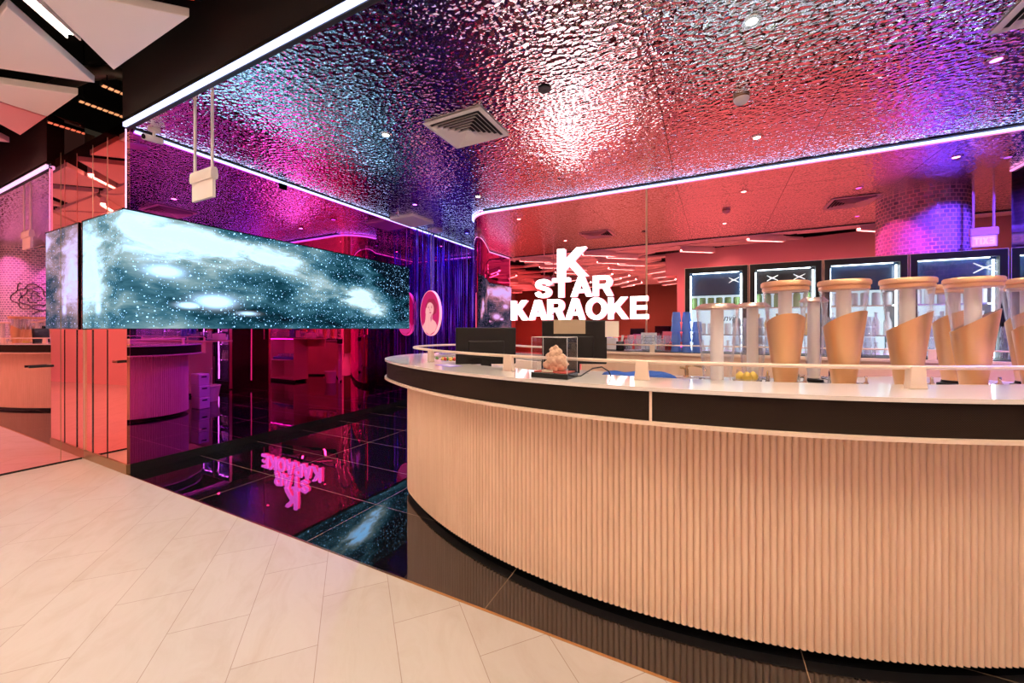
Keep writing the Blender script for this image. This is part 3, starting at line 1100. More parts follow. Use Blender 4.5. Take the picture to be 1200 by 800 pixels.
RX, RZ = .215, .40
MB().stack([ell(RX, RZ, PY + .06), ell(RX, RZ, PY)]).build('rim', 'portrait_rim', t, smooth=True)
MB().stack([ell(RX * .955, RZ * .97, PY - .001), ell(RX * .955, RZ * .97, PY - .006)]).build('backdrop_panel', 'portrait_magenta', t)


def flat(poly, m, name, y):
    # keep the figure inside the oval
    pts = []
    for u, v in poly:
        k = math.hypot(u / (RX * .95), v / (RZ * .965))
        if k > 1:
            u, v = u / k, v / k
        pts.append((u, v))
    MB().stack([[(PX + u, y, PZ + v) for u, v in pts], [(PX + u, y - .003, PZ + v) for u, v in pts]]).build(name, m, t)


def blobp(cx, cz, rx, rz, n=26, ang=0, f=lambda a: 1.0):
    out = []
    for k in range(n):
        a = 2 * PI * k / n
        u, v = rx * cos(a) * f(a), rz * sin(a) * f(a)
        out.append((cx + u * cos(ang) - v * sin(ang), cz + u * sin(ang) + v * cos(ang)))
    return out


flat(blobp(.035, .10, .125, .155, 30, 0, lambda a: 1 + .06 * sin(7 * a)), 'portrait_hair', 'hair', PY - .007)
flat([(-.04, -.02), (-.055, -.12), (-.12, -.18), (-.17, -.25), (-.12, -.34), (0, -.39), (.12, -.34), (.17, -.24), (.13, -.16), (.065, -.11), (.065, -.02)], 'portrait_skin', 'shoulders', PY - .010)
flat(blobp(.015, .07, .078, .118, 30, .06, lambda a: 1 - .05 * max(0, -sin(a)) * abs(cos(a))), 'portrait_skin', 'face', PY - .013)
flat([(-.13, -.30), (-.085, -.10), (-.075, .02), (-.045, .05), (-.025, .02), (-.045, -.06), (-.05, -.14), (-.06, -.30)], 'portrait_skin', 'raised_arm', PY - .016)
flat([(-.085, .0), (-.078, .07), (-.066, .10), (-.058, .07), (-.05, .105), (-.042, .07), (-.034, .09), (-.03, .05), (-.018, .06), (-.03, .01), (-.05, -.02)], 'portrait_skin', 'hand', PY - .018)
for e in (-.018, .052):
    flat(blobp(e, .095, .015, .006, 12), 'portrait_hair', 'eye', PY - .017)
    flat(blobp(e, .118, .02, .004, 12, .1), 'portrait_hair', 'eyebrow', PY - .017)
flat([(.012, .09), (.026, .045), (.012, .04), (.006, .05)], 'portrait_shade', 'nose', PY - .017)
flat(blobp(.022, .008, .022, .010, 16), 'portrait_magenta', 'mouth', PY - .017)
flat([(.05, -.02), (.065, -.02), (.065, -.11), (.03, -.16), (.02, -.08)], 'portrait_shade', 'neck_shadow', PY - .014)
MB().tube([(PX, PY + .03, PZ + RZ), (PX, PY + .03, ZC)], .006, 8).build('hanging_rod', 'steel', t)

# ------------------------------------------------------------------ drink towers on the counter
WT = .990


def tower(x, y, top, label, slant=None, short=False, rb=.040, rt=.098):
    t = thing('drink_tower', label, 'drink dispenser', (x, y, WT), 0, 'drink towers along the counter')
    H = top - WT
    v = Vector((x, y, 0)).normalized()
    rgt = Vector((v.y, -v.x, 0))

    def dr(th, r, z):
        p = -v * cos(th) * r + rgt * sin(th) * r
        return (x + p.x, y + p.y, z)
    n = 48
    R = lambda z: rb + (rt - rb) * min(max((z - WT - .03) / (H - .05), 0), 1) ** .95
    zs = [WT + .03 + (H - .045) * k / 8 for k in range(9)]
    outer = [[dr(2 * PI * i / n, R(z) - .004, z) for i in range(n)] for z in zs]
    innr = [[dr(2 * PI * i / n, R(z) - .0075, z) for i in range(n)] for z in reversed([zs[0] + .004] + zs[1:])]
    MB().stack(outer + innr).build('acrylic_vessel', 'acrylic', t, smooth=True)
    MB().lathe([(.028, .036), (.028, H - .012)], (x, y, WT), 24).build('ice_tube', 'frosted_white', t, smooth=True)
    MB().lathe([(.062, 0), (.062, .012), (.046, .016), (.044, .03)], (x, y, WT), 28).build('base', 'black_plastic', t, smooth=True)
    if short:
        MB().lathe([(rt - .006, H - .014), (rt + .001, H - .010), (rt - .004, H - .002), (rt * .72, H + .012), (0, H + .014)], (x, y, WT), 40).build('lid', 'rose_metal', t, smooth=True)
        return_tap = True
    else:
        MB().lathe([(rt - .008, H - .036), (rt - .003, H - .034), (rt - .003, H - .020), (rt - .007, H - .018), (rt - .002, H - .016), (rt + .002, H - .012), (rt + .002, H + .004), (rt - .003, H + .010), (0, H + .011)], (x, y, WT), 48).build('lid', 'copper_lid', t, smooth=True)
    if slant:
        h0, k, a = slant
        rings = []
        m_ = 10
        for j in range(m_ + 1):
            rr = []
            for i in range(n):
                th = 2 * PI * i / n
                zt = h0 + k * cos(th - math.radians(a))
                z = WT + .016 + (zt - WT - .016) * j / m_
                rr.append(dr(th, R(z) + .002, z))
            rings.append(rr)
        inn = []
        for j in range(m_, -1, -1):
            rr = []
            for i in range(n):
                th = 2 * PI * i / n
                zt = h0 + k * cos(th - math.radians(a))
                z = WT + .016 + (zt - WT - .016) * j / m_
                rr.append(dr(th, R(z) - .001, z))
            inn.append(rr)
        rings = rings + inn
        rings.append(rings[0])
        MB().stack(rings, cap=False).build('copper_sheath', 'copper', t, smooth=True)
    # tap at the foot, toward the staff for sheathed towers and toward the viewer for the plain one
    th = 0 if short else 2.0
    for q in ((-.9, .9) if short else (th,)):
        mb = MB()
        mb.tube([dr(q, .045, WT + .045), dr(q, .095, WT + .045)], .009, 10)
        mb.tube([dr(q, .088, WT + .058), dr(q, .088, WT + .018)], .010, 10)
        tp = mb.build('tap', 'chrome', t, smooth=True)
        MB().tube([dr(q, .088, WT + .058), dr(q, .088, WT + .085)], .006, 8).build('tap_lever', 'chrome', tp, smooth=True)
    return t


tw = tower(.055, 2.06, 1.405, 'short clear drink tower without a copper sheath, left end of the tower row', None, True, .058, .094)
tower(.353, 2.267, 1.517, 'copper sheathed drink tower next to short clear one, sheath edge rounded', (1.322, .050, 15))
tower(.596, 2.348, 1.519, 'copper sheathed drink tower second from the left, sheath rising to the right', (1.338, .045, 58))
tower(.863, 2.470, 1.526, 'copper sheathed drink tower just right of a white rail post', (1.335, .048, 92))
tower(1.140, 2.605, 1.530, 'copper sheathed drink tower with steep slanted sheath, fifth of front row', (1.338, .055, 98))
tower(1.440, 2.80, 1.535, 'copper sheathed drink tower cut off by right photo edge', (1.335, .050, 80))
tower(1.215, 2.95, 1.53, 'copper sheathed drink tower in the back row behind fifth front tower', (1.36, .045, 60))
tower(1.545, 3.06, 1.54, 'copper sheathed drink tower in the back row at the right edge', (1.37, .05, 60))
tower(.24, 2.50, 1.43, 'short clear drink tower half hidden behind a copper sheathed tower', None, True, .05, .085)
tower(.545, 2.66, 1.46, 'slim clear drink tower between two copper sheathed towers', None, True, .03, .066)


def text_mesh(txt, size, m, parent, place, name='lettering'):
    cu = bpy.data.curves.new('txt', 'FONT')
    cu.body = txt
    cu.size = size
    cu.shear = .3
    tmp = bpy.data.objects.new('txt', cu)
    COL.objects.link(tmp)
    dg = bpy.context.evaluated_depsgraph_get()
    me = bpy.data.meshes.new_from_object(tmp.evaluated_get(dg))
    bpy.data.objects.remove(tmp)
    bpy.data.curves.remove(cu)
    for vv in me.vertices:
        vv.co = Vector(place(vv.co.x, vv.co.y)) - parent.location
    me.name = name
    me.materials.clear()
    me.materials.append(MATS[m])
    o = bpy.data.objects.new(name, me)
    COL.objects.link(o)
    o.parent = parent
    return o


def on_tower(u, v_, x=.055, y=2.06, r0=.0895):
    z = 1.335 + v_
    r = .058 + (.094 - .058) * min(max((z - WT - .03) / (1.405 - WT - .05), 0), 1) ** .92 - .003
    v = Vector((x, y, 0)).normalized()
    rg = Vector((v.y, -v.x, 0))
    th = .28 + u / r
    p = -v * cos(th) * r + rg * sin(th) * r
    return (x + p.x, y + p.y, z)


text_mesh('nvig', .042, 'letter_ink', tw, on_tower)

# ------------------------------------------------------------------ things on the counter
LZ = 1.068


def monitor(cx, cy, w_, z0, z1, yaw, label, tilt=.08):
    """screen seen from behind; yaw = direction (radians) its back faces"""
    t = thing('point_of_sale_monitor', label, 'monitor', (cx, cy, WT))
    nrm = Vector((cos(yaw), sin(yaw), 0))
    rt_ = Vector((-nrm.y, nrm.x, 0))
    up = Vector((-nrm.x * tilt, -nrm.y * tilt, 1)).normalized()
    out = rt_.cross(up)
    if out.dot(nrm) < 0:
        out = -out
    c = Vector((cx, cy, (z0 + z1) / 2))
    h = (z1 - z0) / 2
    MB().obox(c, rt_ * (w_ / 2), up * h, out * .012).build('screen_shell', 'black_plastic', t, bevel=.006)
    MB().obox(c + out * .016 - up * h * .2, rt_ * (w_ * .30), up * h * .5, out * .010).build('rear_bulge', 'black_plastic', t, bevel=.008)
    MB().obox(c - out * .0128, rt_ * (w_ / 2 - .012), up * (h - .012), out * .0008).build('display', 'black_gloss', t)
    p = c - up * h * .35 + out * .02
    MB().obox(((p.x + cx) / 2 - nrm.x * .012, (p.y + cy) / 2 - nrm.y * .012, (p.z + WT) / 2), rt_ * .035, nrm * .012, (0, 0, (p.z - WT) / 2)).build('stand', 'black_plastic', t, bevel=.004)
    MB().obox((cx - nrm.x * .05, cy - nrm.y * .05, WT + .008), rt_ * .10, nrm * .05, (0, 0, .007)).build('foot', 'black_plastic', t, bevel=.004)
    return t, c, rt_, up, out


def toward(cx, cy, add=0):
    return math.atan2(-cy, -cx) + add


monitor(-1.295, 2.205, .40, 1.065, 1.307, toward(-1.295, 2.205, .12), 'black monitor turned away, nearest the rounded end of the counter', -.05)
t, c, rt_, up, out = monitor(-.745, 2.38, .41, 1.075, 1.352, toward(-.745, 2.38, .05), 'black monitor turned away, behind the clear display case', -.05)
g = MB().obox(c + out * .0145 + up * .10 - rt_ * .03, rt_ * .10, up * .045, out * .0008).build('taped_card', 'smoked_card', t)
g = MB().obox(c + out * .010 + up * .075 + rt_ * .205, rt_ * .05, up * .05, out * .0008)
# decide which end is the viewer's right
MB().obox(c + out * .0145 + up * .085 + rt_ * (.235 if rt_.x > 0 else -.235), rt_ * .042, up * .05, out * .0008).build('taped_note', 'paper', t)

# acrylic display case with a carved ornament
cx, cy = -.640, 1.735
v = Vector((cx - AC.x, cy - AC.y)).normalized()
o2 = Vector((v.x, v.y, 0))
r2 = Vector((-v.y, v.x, 0))
t = thing('display_case', 'clear acrylic display case with black base and carved ornament on ledge', 'display case', (cx, cy, LZ))
c0 = Vector((cx, cy, LZ))
MB().obox(c0 + Vector((0, 0, .013)), r2 * .095, o2 * .062, (0, 0, .013)).build('base', 'black_gloss', t, bevel=.002)
MB().obox(c0 + Vector((0, 0, .0285)), r2 * .084, o2 * .052, (0, 0, .002)).build('red_mat', 'red_mat', t)
th_ = .0022
mb = MB()
for s_ in (-1, 1):
    mb.obox(c0 + r2 * (.0905 * s_) + Vector((0, 0, .107)), r2 * th_, o2 * .058, (0, 0, .0805))
    mb.obox(c0 + o2 * (.0580 * s_) + Vector((0, 0, .107)), r2 * .088, o2 * th_, (0, 0, .0805))
mb.obox(c0 + Vector((0, 0, .190)), r2 * .0925, o2 * .060, (0, 0, th_))
mb.build('acrylic_cover', 'pane_glass', t)
mb = MB()
for sx in (-1, 1):
    for so in (-1, 1):
        p = c0 + r2 * (.0915 * sx) + o2 * (.0595 * so)
        mb.tube([p + Vector((0, 0, .027)), p + Vector((0, 0, .192))], .0011, 5)
a = [c0 + r2 * (.0915 * i) + o2 * (.0595 * j) + Vector((0, 0, .192)) for i, j in ((-1, -1), (1, -1), (1, 1), (-1, 1))]
mb.tube(a, .0011, 5, closed=True)
mb.build('polished_edges', 'white_paint', t)
bm = bmesh.new()
random.seed(4)
for (u, w2, z, r) in ((0, 0, .045, .028), (.03, 0, .048, .026), (-.03, 0, .046, .024), (.0, .005, .07, .030), (.028, .004, .075, .025), (-.022, .004, .078, .022), (-.005, 0, .10, .027), (.012, 0, .112, .020), (-.015, 0, .122, .016), (.002, 0, .134, .013), (.045, 0, .058, .02), (-.045, .004, .052, .018), (.038, 0, .09, .016), (-.036, 0, .095, .014)):
    r_ = bmesh.ops.create_icosphere(bm, subdivisions=3, radius=r)
    ph = random.random() * 9
    for vv in r_['verts']:
        d = vv.co.normalized()
        k = 1 + .16 * sin(7 * d.x + ph) * sin(6 * d.z + ph) + .10 * sin(13 * d.y + 2 * ph)
        vv.co = vv.co * k + r2 * u + o2 * (w2 - .012) + Vector((0, 0, z + .006))
me = bpy.data.meshes.new('carved_ornament')
bm.to_mesh(me)
bm.free()
me.materials.append(MATS['coral'])
for p in me.polygons:
    p.use_smooth = True
o = bpy.data.objects.new('carved_ornament', me)
COL.objects.link(o)
o.parent = t
MB().obox(c0 - r2 * .012 + o2 * .0535 + Vector((0, 0, .035)), r2 * .028, o2 * .002, (0, 0, .006)).build('name_plate', 'label_cream', t)
sgn_ = 1 if r2.x > 0 else -1
q0 = c0 + r2 * (.095 * sgn_) - o2 * .02
cab = [q0 + Vector((0, 0, .008)), q0 + r2 * (.03 * sgn_) + Vector((0, 0, .012)), q0 + r2 * (.07 * sgn_) - o2 * .05 + Vector((0, 0, .045)), q0 + r2 * (.10 * sgn_) - o2 * .09 + Vector((0, 0, .05)), q0 + r2 * (.125 * sgn_) - o2 * .12 + Vector((0, 0, .028)), q0 + r2 * (.13 * sgn_) - o2 * .135 + Vector((0, 0, .004))]
MB().tube(cab, .003, 8).build('power_cable', 'cable_black', t, smooth=True)

# leaflet and small things by the nose of the counter
o = MB().obox((-1.44, 1.985, LZ + .001), (.085, -.04, 0), (.022, .04, 0), (0, 0, .0008)).build('leaflet', 'leaflet_violet')
tag(o, 'violet and white leaflet lying flat on the counter ledge', 'leaflet')
MB().obox((-1.44, 1.985, LZ + .0022), (.05, -.0235, 0), (.010, .018, 0), (0, 0, .0004)).build('printed_block', 'white_paper', o)
t = thing('garnish_tray', 'low tray of red and green garnishes beside the first monitor', 'tray', (-1.836, 2.49, WT))
MB().obox((-1.836, 2.49, WT + .028), (.085, -.034, 0), (.025, .058, 0), (0, 0, .028)).build('tray_base', 'plastic_white', t, bevel=.003)
random.seed(2)
for k in range(9):
    a_, b_ = random.uniform(-.8, .8), random.uniform(-.7, .7)
    p = Vector((-1.836 + .085 * a_ + .025 * b_, 2.49 - .034 * a_ + .058 * b_, WT + .070))
    MB().lathe([(.004, -.014), (.014, -.006), (.014, .006), (.004, .016)], p, 10).build('garnish', ('can_red', 'leaf_green', 'lemon')[k % 3], t, smooth=True)
# blue cloth
random.seed(5)
gx, gy = 22, 8
vs = []
for j in range(gy):
    for i in range(gx):
        a, b = i / (gx - 1), j / (gy - 1)
        z = .045 * (1 - abs(2 * b - 1) ** 3) * (1 - abs(2 * a - 1) ** 9) * (.8 + .2 * sin(9 * a + 3 * b)) + .002
        vs.append((-.58 + .42 * a + .02 * sin(6 * b), 2.40 + .01 * sin(7 * a) + .13 * b + .07 * a, WT + z))
fs = [(j * gx + i, j * gx + i + 1, (j + 1) * gx + i + 1, (j + 1) * gx + i) for j in range(gy - 1) for i in range(gx - 1)]
o = MB().add(vs, fs).build('folded_cloth', 'blue_cloth', smooth=True)
md = o.modifiers.new('thick', 'SOLIDIFY')
md.thickness = .004
md.offset = 1
tag(o, 'rumpled blue cloth lying behind the ledge by the second monitor', 'cloth')
o = MB().lathe([(.012, 0), (.03, .006), (.034, .012), (.02, .018), (0, .019)], (-.60, 2.36, WT), 16).build('bottle_stopper', 'dark_wood', smooth=True)
tag(o, 'small dark brown stopper lying on the blue cloth edge', 'stopper')
# sink and tap
t = thing('bar_sink', 'stainless steel bar sink sunk in the counter left of short tower', 'sink', (-.08, 2.56, WT))
mb = MB()
sq = lambda hx, hy, z: [(-.08 + sx * hx, 2.56 + sy * hy + .1 * sx * hx, WT + z) for sx, sy in ((-1, -1), (1, -1), (1, 1), (-1, 1))]
mb.stack([sq(.145, .12, .001), sq(.145, .12, .006), sq(.125, .10, .006), sq(.120, .095, -.02)], cap=False)
mb.build('basin_rim', 'steel', t)
MB().stack([sq(.12, .095, .0015), sq(.118, .093, .002)]).build('basin_floor', 'brushed_steel', t)
t = thing('brass_tap', 'brass swan neck tap at the back of the bar sink', 'tap', (-.10, 2.71, WT))
MB().lathe([(.022, 0), (.022, .008), (.012, .012), (.012, .05)], (-.10, 2.71, WT), 16).build('tap_body', 'brass', t, smooth=True)
MB().tube([(-.10, 2.71, WT + .04), (-.10, 2.71, WT + .07), (-.07, 2.68, WT + .082), (.0, 2.60, WT + .075), (.01, 2.59, WT + .055)], .008, 10).build('spout', 'brass', t, smooth=True)
MB().tube([(-.10, 2.71, WT + .05), (-.14, 2.72, WT + .058)], .006, 8).build('lever', 'brass', t, smooth=True)
t = thing('fruit_bowl', 'clear bowl of lemons behind the short clear tower', 'bowl', (.20, 2.36, WT))
MB().lathe([(.03, 0), (.05, .01), (.068, .05), (.066, .05), (.048, .013), (.0, .006)], (.20, 2.36, WT), 28).build('bowl', 'clear_glass', t, smooth=True)
for k, (a, b, z) in enumerate(((0, 0, .035), (.03, .012, .055), (-.028, .014, .052), (.0, -.026, .056))):
    q = tag(MB().lathe([(.002, -.030), (.010, -.026), (.021, -.012), (.022, .010), (.012, .024), (.003, .031)], (.20 + a, 2.36 + b, WT + z), 16).build('lemon', 'lemon', smooth=True), 'yellow lemon in the clear bowl behind the short tower', 'lemon', 'lemons in the bowl')

# ------------------------------------------------------------------ back island with glasses
IZ = 1.085
isl = thing('back_counter', 'pale back counter with glasses standing in front of the fridges', 'counter', (.7, 3.95, 0))
MB().box(-1.12, 2.35, 3.74, 4.20, IZ - .03, IZ - .005).build('top_slab', 'counter_trim', isl, bevel=.004)
MB().box(-1.09, 2.32, 3.78, 4.17, IZ - .0048, IZ).build('bar_mat', 'black_plastic', isl)
MB().box(-.45, 2.33, 3.76, 3.80, .06, IZ - .03).box(-1.10, -.45, 3.76, 3.78, .86, IZ - .03).build('front_panel', 'flute_beige', isl)
MB().box(-.43, 2.30, 3.80, 3.84, 0, .06).box(-.43, 2.30, 4.12, 4.16, 0, .06).build('plinth', 'black_paint', isl)
for z in (.06, .52):
    MB().box(-.43, 2.31, 3.80, 4.18, z, z + .02).build('shelf', 'counter_trim', isl)
MB().box(-.42, 2.30, 4.172, 4.19, IZ - .045, IZ - .032).build('under_shelf_light', 'violet_strip', isl)
for x in (-.45, .45, 1.35, 2.31):
    MB().box(x, x + .02, 3.80, 4.18, .06, IZ - .03).build('side_panel', 'counter_trim', isl)
MB().tube([(-1.05, 3.775, IZ + .062), (2.30, 3.775, IZ + .062)], .006, 8).build('rail', 'counter_trim', isl, smooth=True)
for x in (-1.03, -.43, .55, 1.45, 2.25):
    MB().box(x - .022, x + .022, 3.768, 3.782, IZ - .005, IZ + .068).build('rail_post', 'counter_trim', isl, bevel=.003)


def cup_mesh(r0, r1, h, th=.0025, n=22):
    return [(r0, 0), (r0 + (r1 - r0) * .5, h * .5), (r1, h), (r1 - th, h), (r0 + (r1 - r0) * .5 - th, h * .5), (r0 - th, .006), (0, .006)]


def protos(name, prof, m, label, cat, group):
    o = MB().lathe(prof, (0, 0, 0), 20).build(name, m, smooth=True, local=True)
    return tag(o, label, cat, group)


def place_many(o, spots, labels=None):
    for i, (x, y, z) in enumerate(spots):
        c = o if i == 0 else o.copy()
        if i:
            COL.objects.link(c)
        c.location = (x, y, z)
        if labels:
            c['label'] = labels[i]


# row of single tumblers
sp = [(-.655, 3.86, IZ), (-.57, 3.86, IZ), (-.475, 3.86, IZ), (-.36, 3.86, IZ)]
place_many(protos('tumbler', cup_mesh(.030, .036, .115), 'clear_glass', '', 'glass', 'clear tumblers left of the blue cups'), sp,
           ['clear tumbler standing next to the black jar', 'clear tumbler second from the black jar', 'clear tumbler just left of a back rail post', 'clear tumbler between rail post and blue cup stack'])
sp = []
for i in range(6):
    sp.append((-.66 + .085 * i, 3.99, IZ))
place_many(protos('stem_glass', [(.028, 0), (.028, .003), (.005, .008), (.004, .06), (.02, .075), (.034, .11), (.030, .15), (.0285, .15), (.032, .11), (.018, .078), (0, .068)], 'clear_glass', 'clear stem glass in the row behind the tumblers', 'glass', 'stem glasses behind the tumblers'), sp)
t = thing('straw_jar', 'black jar holding white straws left of the clear tumblers', 'jar', (-.74, 3.87, IZ))
MB().lathe([(.038, 0), (.04, .01), (.04, .085), (.036, .09), (.034, .088), (.036, .012), (0, .008)], (-.74, 3.87, IZ), 20).build('jar', 'black_gloss', t, smooth=True)
for k, (a, b) in enumerate(((.02, .01), (.026, -.008), (.012, .016), (.03, .004))):
    MB().tube([(-.74 + a * .2, 3.87 + b * .3, IZ + .01), (-.74 + a * 1.1, 3.87 + b, IZ + .15)], .004, 6).build('straw', 'white_paper', t)
# blue plastic cups, upside down in stacks
cup = protos('blue_cup', [(.043, 0), (.0425, .004), (.033, .085), (.033, .092), (.0, .092), (0, .089), (.030, .083), (.0405, .0)], 'blue_plastic', 'translucent blue plastic cup in the stack on back counter', 'cup', 'stacked blue plastic cups')
sp = []
for (x, y, nlev) in ((-.235, 3.87, 3), (-.145, 3.87, 3), (-.055, 3.87, 3), (-.235, 3.965, 4), (-.145, 3.965, 4), (-.055, 3.965, 2)):
    sp += [(x, y, IZ + .0935 * k) for k in range(nlev)]
place_many(cup, sp)
# clear tumblers stacked further right
cl = protos('stacked_tumbler', [(.037, 0), (.0365, .004), (.030, .07), (.030, .076), (0, .076), (0, .070), (.0275, .068), (.0345, 0)], 'clear_glass', 'clear tumbler stacked upside down in front of the fridges', 'glass', 'stacked clear tumblers in front of the fridges')
sp = []
for (x, nlev) in ((.10, 2), (.26, 4), (.34, 4), (.42, 4), (.50, 3), (.66, 2), (.90, 4), (.98, 4), (1.06, 3), (1.14, 4), (1.5, 4), (1.58, 4), (1.66, 3), (1.9, 3)):
    for y in (3.87, 3.955):
        sp += [(x, y, IZ + .0775 * k) for k in range(nlev)]
place_many(cl, sp)
t = thing('menu_stand', 'pink tinted card stand on back counter below letter E', 'card stand', (-.50, 4.10, IZ))
MB().obox((-.50, 4.10, IZ + .09), (.075, 0, 0), (0, .003, 0), (0, 0, .085)).build('card', 'white_paper', t)
MB().box(-.56, -.44, 4.07, 4.13, IZ, IZ + .008).build('foot', 'clear_glass', t)
for k in range(3):
    MB().box(-.55, -.46 + .01 * k, 4.095, 4.0968, IZ + .06 + .03 * k, IZ + .066 + .03 * k).build('text_line', 'letter_ink', t)
t = thing('wipe_box', 'pale flip lid box on the back counter left of the card stand', 'box', (-.93, 4.06, IZ))
MB().box(-1.05, -.81, 4.0, 4.12, IZ, IZ + .12).build('carton', 'white_paper', t, bevel=.004)
MB().box(-1.0, -.86, 4.02, 4.10, IZ + .12, IZ + .135).build('lid', 'leaflet_violet', t, bevel=.004)

# glass racks, bin and crates under and beside the island (seen in the mirrors)
rk = thing('glass_rack', 'plastic glass rack on the open lower shelf of back counter', 'rack', (-.17, 4.0, .54), 0, 'glass racks under the back counter')
for i in range(3):
    for j in range(2):
        MB().lathe(cup_mesh(.026, .032, .13), (-.17 + (i - 1) * .10, 4.0 + (j - .5) * .10, .548), 14).build('glass', 'clear_glass', rk, smooth=True)
MB().box(-.34, 0.0, 3.87, 4.13, .54, .548).box(-.34, 0.0, 3.87, 3.876, .54, .60).box(-.34, 0.0, 4.124, 4.13, .54, .60).box(-.34, -.334, 3.87, 4.13, .54, .60).box(0.06, 0.0, 3.87, 4.13, .54, .60).build('tray', 'blue_plastic', rk)
dup(rk, (.21, 4.0, .54), 0, 'plastic glass rack on lower shelf beside the first one')
t = thing('ice_bucket', 'white bucket with a long stick on the floor beside the back counter', 'bucket', (-1.27, 3.75, 0))
MB().lathe([(.11, 0), (.15, .26), (.158, .265), (.158, .28), (.145, .28), (.105, .012), (0, .01)], (-1.27, 3.75, 0), 28).build('bucket', 'plastic_white', t, smooth=True)
MB().tube([(-1.23, 3.75, .02), (-1.50, 3.67, .60)], .012, 8).build('stick', 'plastic_white', t)
for k in range(3):
    o = MB().box(-1.95 + .01 * k, -1.70 + .01 * k, 3.28, 3.43, .188 * k, .188 * k + .185).build('storage_crate', 'plastic_white', bevel=.01)
    tag(o, ('white storage crate on the floor behind the counter nose', 'white storage crate in the middle of the stack behind the nose', 'white storage crate on top of the stack behind the nose')[k], 'crate', 'stacked white crates')
    MB().box(-1.955 + .01 * k, -1.95 + .01 * k, 3.32, 3.39, .188 * k + .13, .188 * k + .15).build('grip_slot', 'black_paint', o)

# ------------------------------------------------------------------ glass door fridges
FX0, FP, FY, FZ, FD = -.195, .607, 4.62, 1.96, .43
bottle_p = [(.030, 0), (.031, .01), (.031, .12), (.012, .17), (.012, .20), (.014, .20), (.014, .215), (0, .215)]
can_p = [(.027, 0), (.032, .008), (.032, .112), (.027, .12), (0, .12)]
prod = {}
for nm, pr, mm in (('drink_can', can_p, 'can_green'), ('drink_can', can_p, 'can_amber'), ('drink_can', can_p, 'can_white'), ('drink_can', can_p, 'can_red'), ('drink_bottle', bottle_p, 'can_green'), ('drink_bottle', bottle_p, 'can_amber'), ('drink_bottle', bottle_p, 'can_white')):
    prod[(nm, mm)] = None
ORD = ('first', 'second', 'third', 'fourth', 'fifth')
ABOUT = ('left end of the row', 'behind the short clear tower', 'above the second copper tower', 'in front of mosaic column reflection', 'at the right photo edge')
FILL = [[('drink_can', 'can_green'), ('drink_can', 'can_white'), ('drink_bottle', 'can_white'), ('drink_bottle', 'can_green')],
        [('drink_bottle', 'can_green'), ('drink_bottle', 'can_amber'), ('drink_can', 'can_white'), ('drink_can', 'can_red')],
        [('drink_can', 'can_white'), ('drink_bottle', 'can_white'), ('drink_bottle', 'can_white'), ('drink_can', 'can_green')],
        [('drink_bottle', 'can_white'), ('drink_bottle', 'can_white'), ('drink_can', 'can_white'), ('drink_bottle', 'can_green')],
        [('drink_can', 'can_red'), ('drink_bottle', 'can_white'), ('drink_can', 'can_white'), ('drink_can', 'can_white')]]
CNAME = {'can_green': 'green', 'can_amber': 'amber', 'can_white': 'white', 'can_red': 'red'}
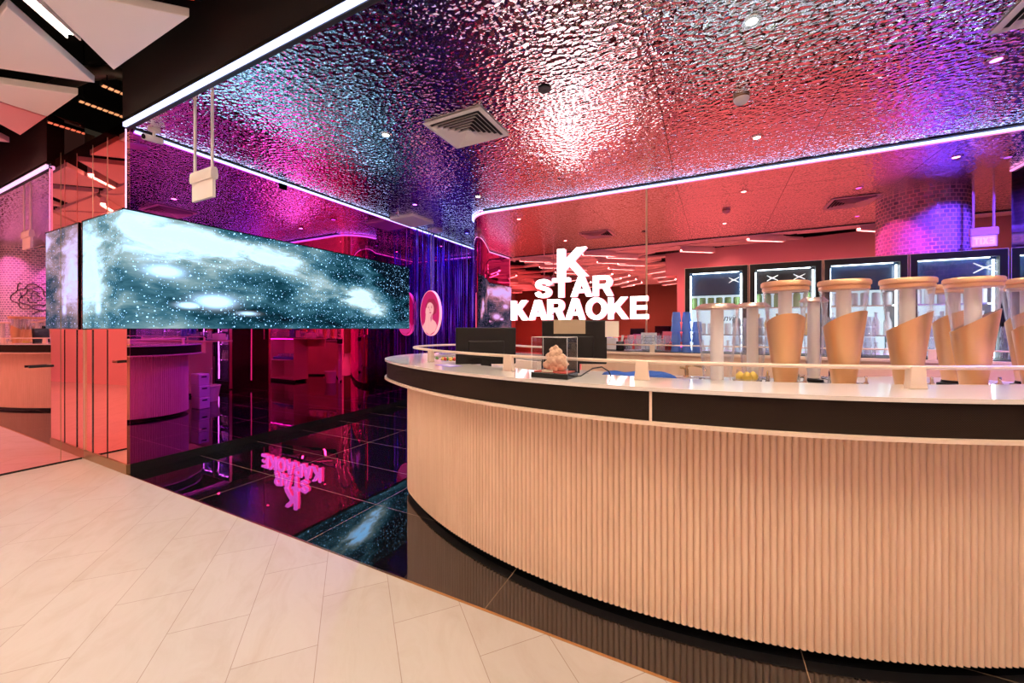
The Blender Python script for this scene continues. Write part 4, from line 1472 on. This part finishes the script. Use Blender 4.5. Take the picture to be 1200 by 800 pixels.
for k in range(5):
    x0 = FX0 + FP * k + .004
    x1 = x0 + FP - .008
    t = thing('display_fridge', 'black glass door drinks fridge, %s' % ('%s from the left, %s' % (ORD[k], ABOUT[k])), 'fridge', ((x0 + x1) / 2, FY + FD / 2, 0), 0, 'row of drinks fridges')
    b = MB()
    b.box(x0, x0 + .03, FY + .05, FY + FD, 0, FZ).box(x1 - .03, x1, FY + .05, FY + FD, 0, FZ)
    b.box(x0 + .03, x1 - .03, FY + .05, FY + FD, FZ - .05, FZ).box(x0 + .03, x1 - .03, FY + .05, FY + FD, 0, .14)
    b.build('cabinet', 'black_gloss', t)
    MB().box(x0 + .03, x1 - .03, FY + FD - .02, FY + FD - .005, .14, FZ - .05).build('back_liner', 'fridge_inside_glow', t)
    MB().box(x0 + .03, x1 - .03, FY + .09, FY + .10, FZ - .30, FZ - .05).build('dark_top_sheet', 'black_paint' if k == 1 else 'dark_top_navy', t)  # added dark sheet, imitating the dark reflection in the upper glass
    fw = .052
    d = MB()
    d.box(x0 + .006, x0 + fw, FY, FY + .048, .10, FZ - .004).box(x1 - fw, x1 - .006, FY, FY + .048, .10, FZ - .004)
    d.box(x0 + fw, x1 - fw, FY, FY + .048, FZ - .058, FZ - .004).box(x0 + fw, x1 - fw, FY, FY + .048, .10, .17)
    dr_ = d.build('door_frame', 'black_plastic', t)
    MB().box(x0 + fw, x1 - fw, FY + .018, FY + .024, .17, FZ - .058).build('glass_pane', 'pane_glass', dr_)
    MB().box(x1 - fw + .012, x1 - fw + .026, FY - .022, FY - .002, .7, 1.35).build('handle', 'black_gloss', dr_, bevel=.003)
    e = MB()
    e.box(x0 + .001, x0 + .006, FY - .002, FY + .05, .02, FZ).box(x1 - .006, x1 - .001, FY - .002, FY + .05, .02, FZ).box(x0 + .006, x1 - .006, FY - .002, FY + .05, FZ - .004, FZ)
    e.build('edge_trim', 'rose_metal', t)
    lf = [(x0 + .055, x0 + .068), (x1 - .068, x1 - .055)]
    for a, b_ in lf:
        MB().box(a, b_, FY + .056, FY + .066, .2, FZ - .08).build('light_strip', 'fridge_lamp', t)
    MB().box(x0 + .08, x1 - .08, FY + .06, FY + .075, FZ - .062, FZ - .052).build('light_strip', 'fridge_lamp', t)
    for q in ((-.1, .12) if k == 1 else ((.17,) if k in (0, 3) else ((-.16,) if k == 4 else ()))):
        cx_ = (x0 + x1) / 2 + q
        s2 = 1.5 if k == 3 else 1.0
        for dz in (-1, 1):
            MB().tube([(cx_ - .045 * s2, FY + .0155, FZ - .15 - .028 * dz * s2), (cx_ - .01, FY + .0155, FZ - .15 - .004 * dz), (cx_ + .01, FY + .0155, FZ - .15 + .004 * dz), (cx_ + .048 * s2, FY + .0155, FZ - .15 + .026 * dz * s2)], [.004, .0065, .0065, .003], 6).build('x_mark', 'x_mark_glow', dr_)
    for s_, z in enumerate((1.52, 1.24, .96, .62)):
        MB().box(x0 + .035, x1 - .035, FY + .085, FY + FD - .03, z - .012, z).build('shelf', 'steel', t)
        key = FILL[k][s_]
        for i in range(6):
            px = x0 + .095 + (x1 - x0 - .19) * i / 5
            if prod[key] is None:
                nm, mm = key
                prod[key] = MB().lathe(can_p if nm == 'drink_can' else bottle_p, (0, 0, 0), 14).build(nm, mm, smooth=True, local=True)
                o = prod[key]
            else:
                o = prod[key].copy()
                COL.objects.link(o)
            o.location = (px, FY + .135, z)
            kind_ = 'can' if key[0] == 'drink_can' else 'bottle'
            tag(o, '%s drink %s on the %s shelf of the %s fridge from left' % (CNAME[key[1]], kind_, ('top', 'second', 'third', 'lowest')[s_], ORD[k]), kind_, '%s %ss on the %s shelf of the %s fridge' % (CNAME[key[1]], kind_, ('top', 'second', 'third', 'lowest')[s_], ORD[k]))
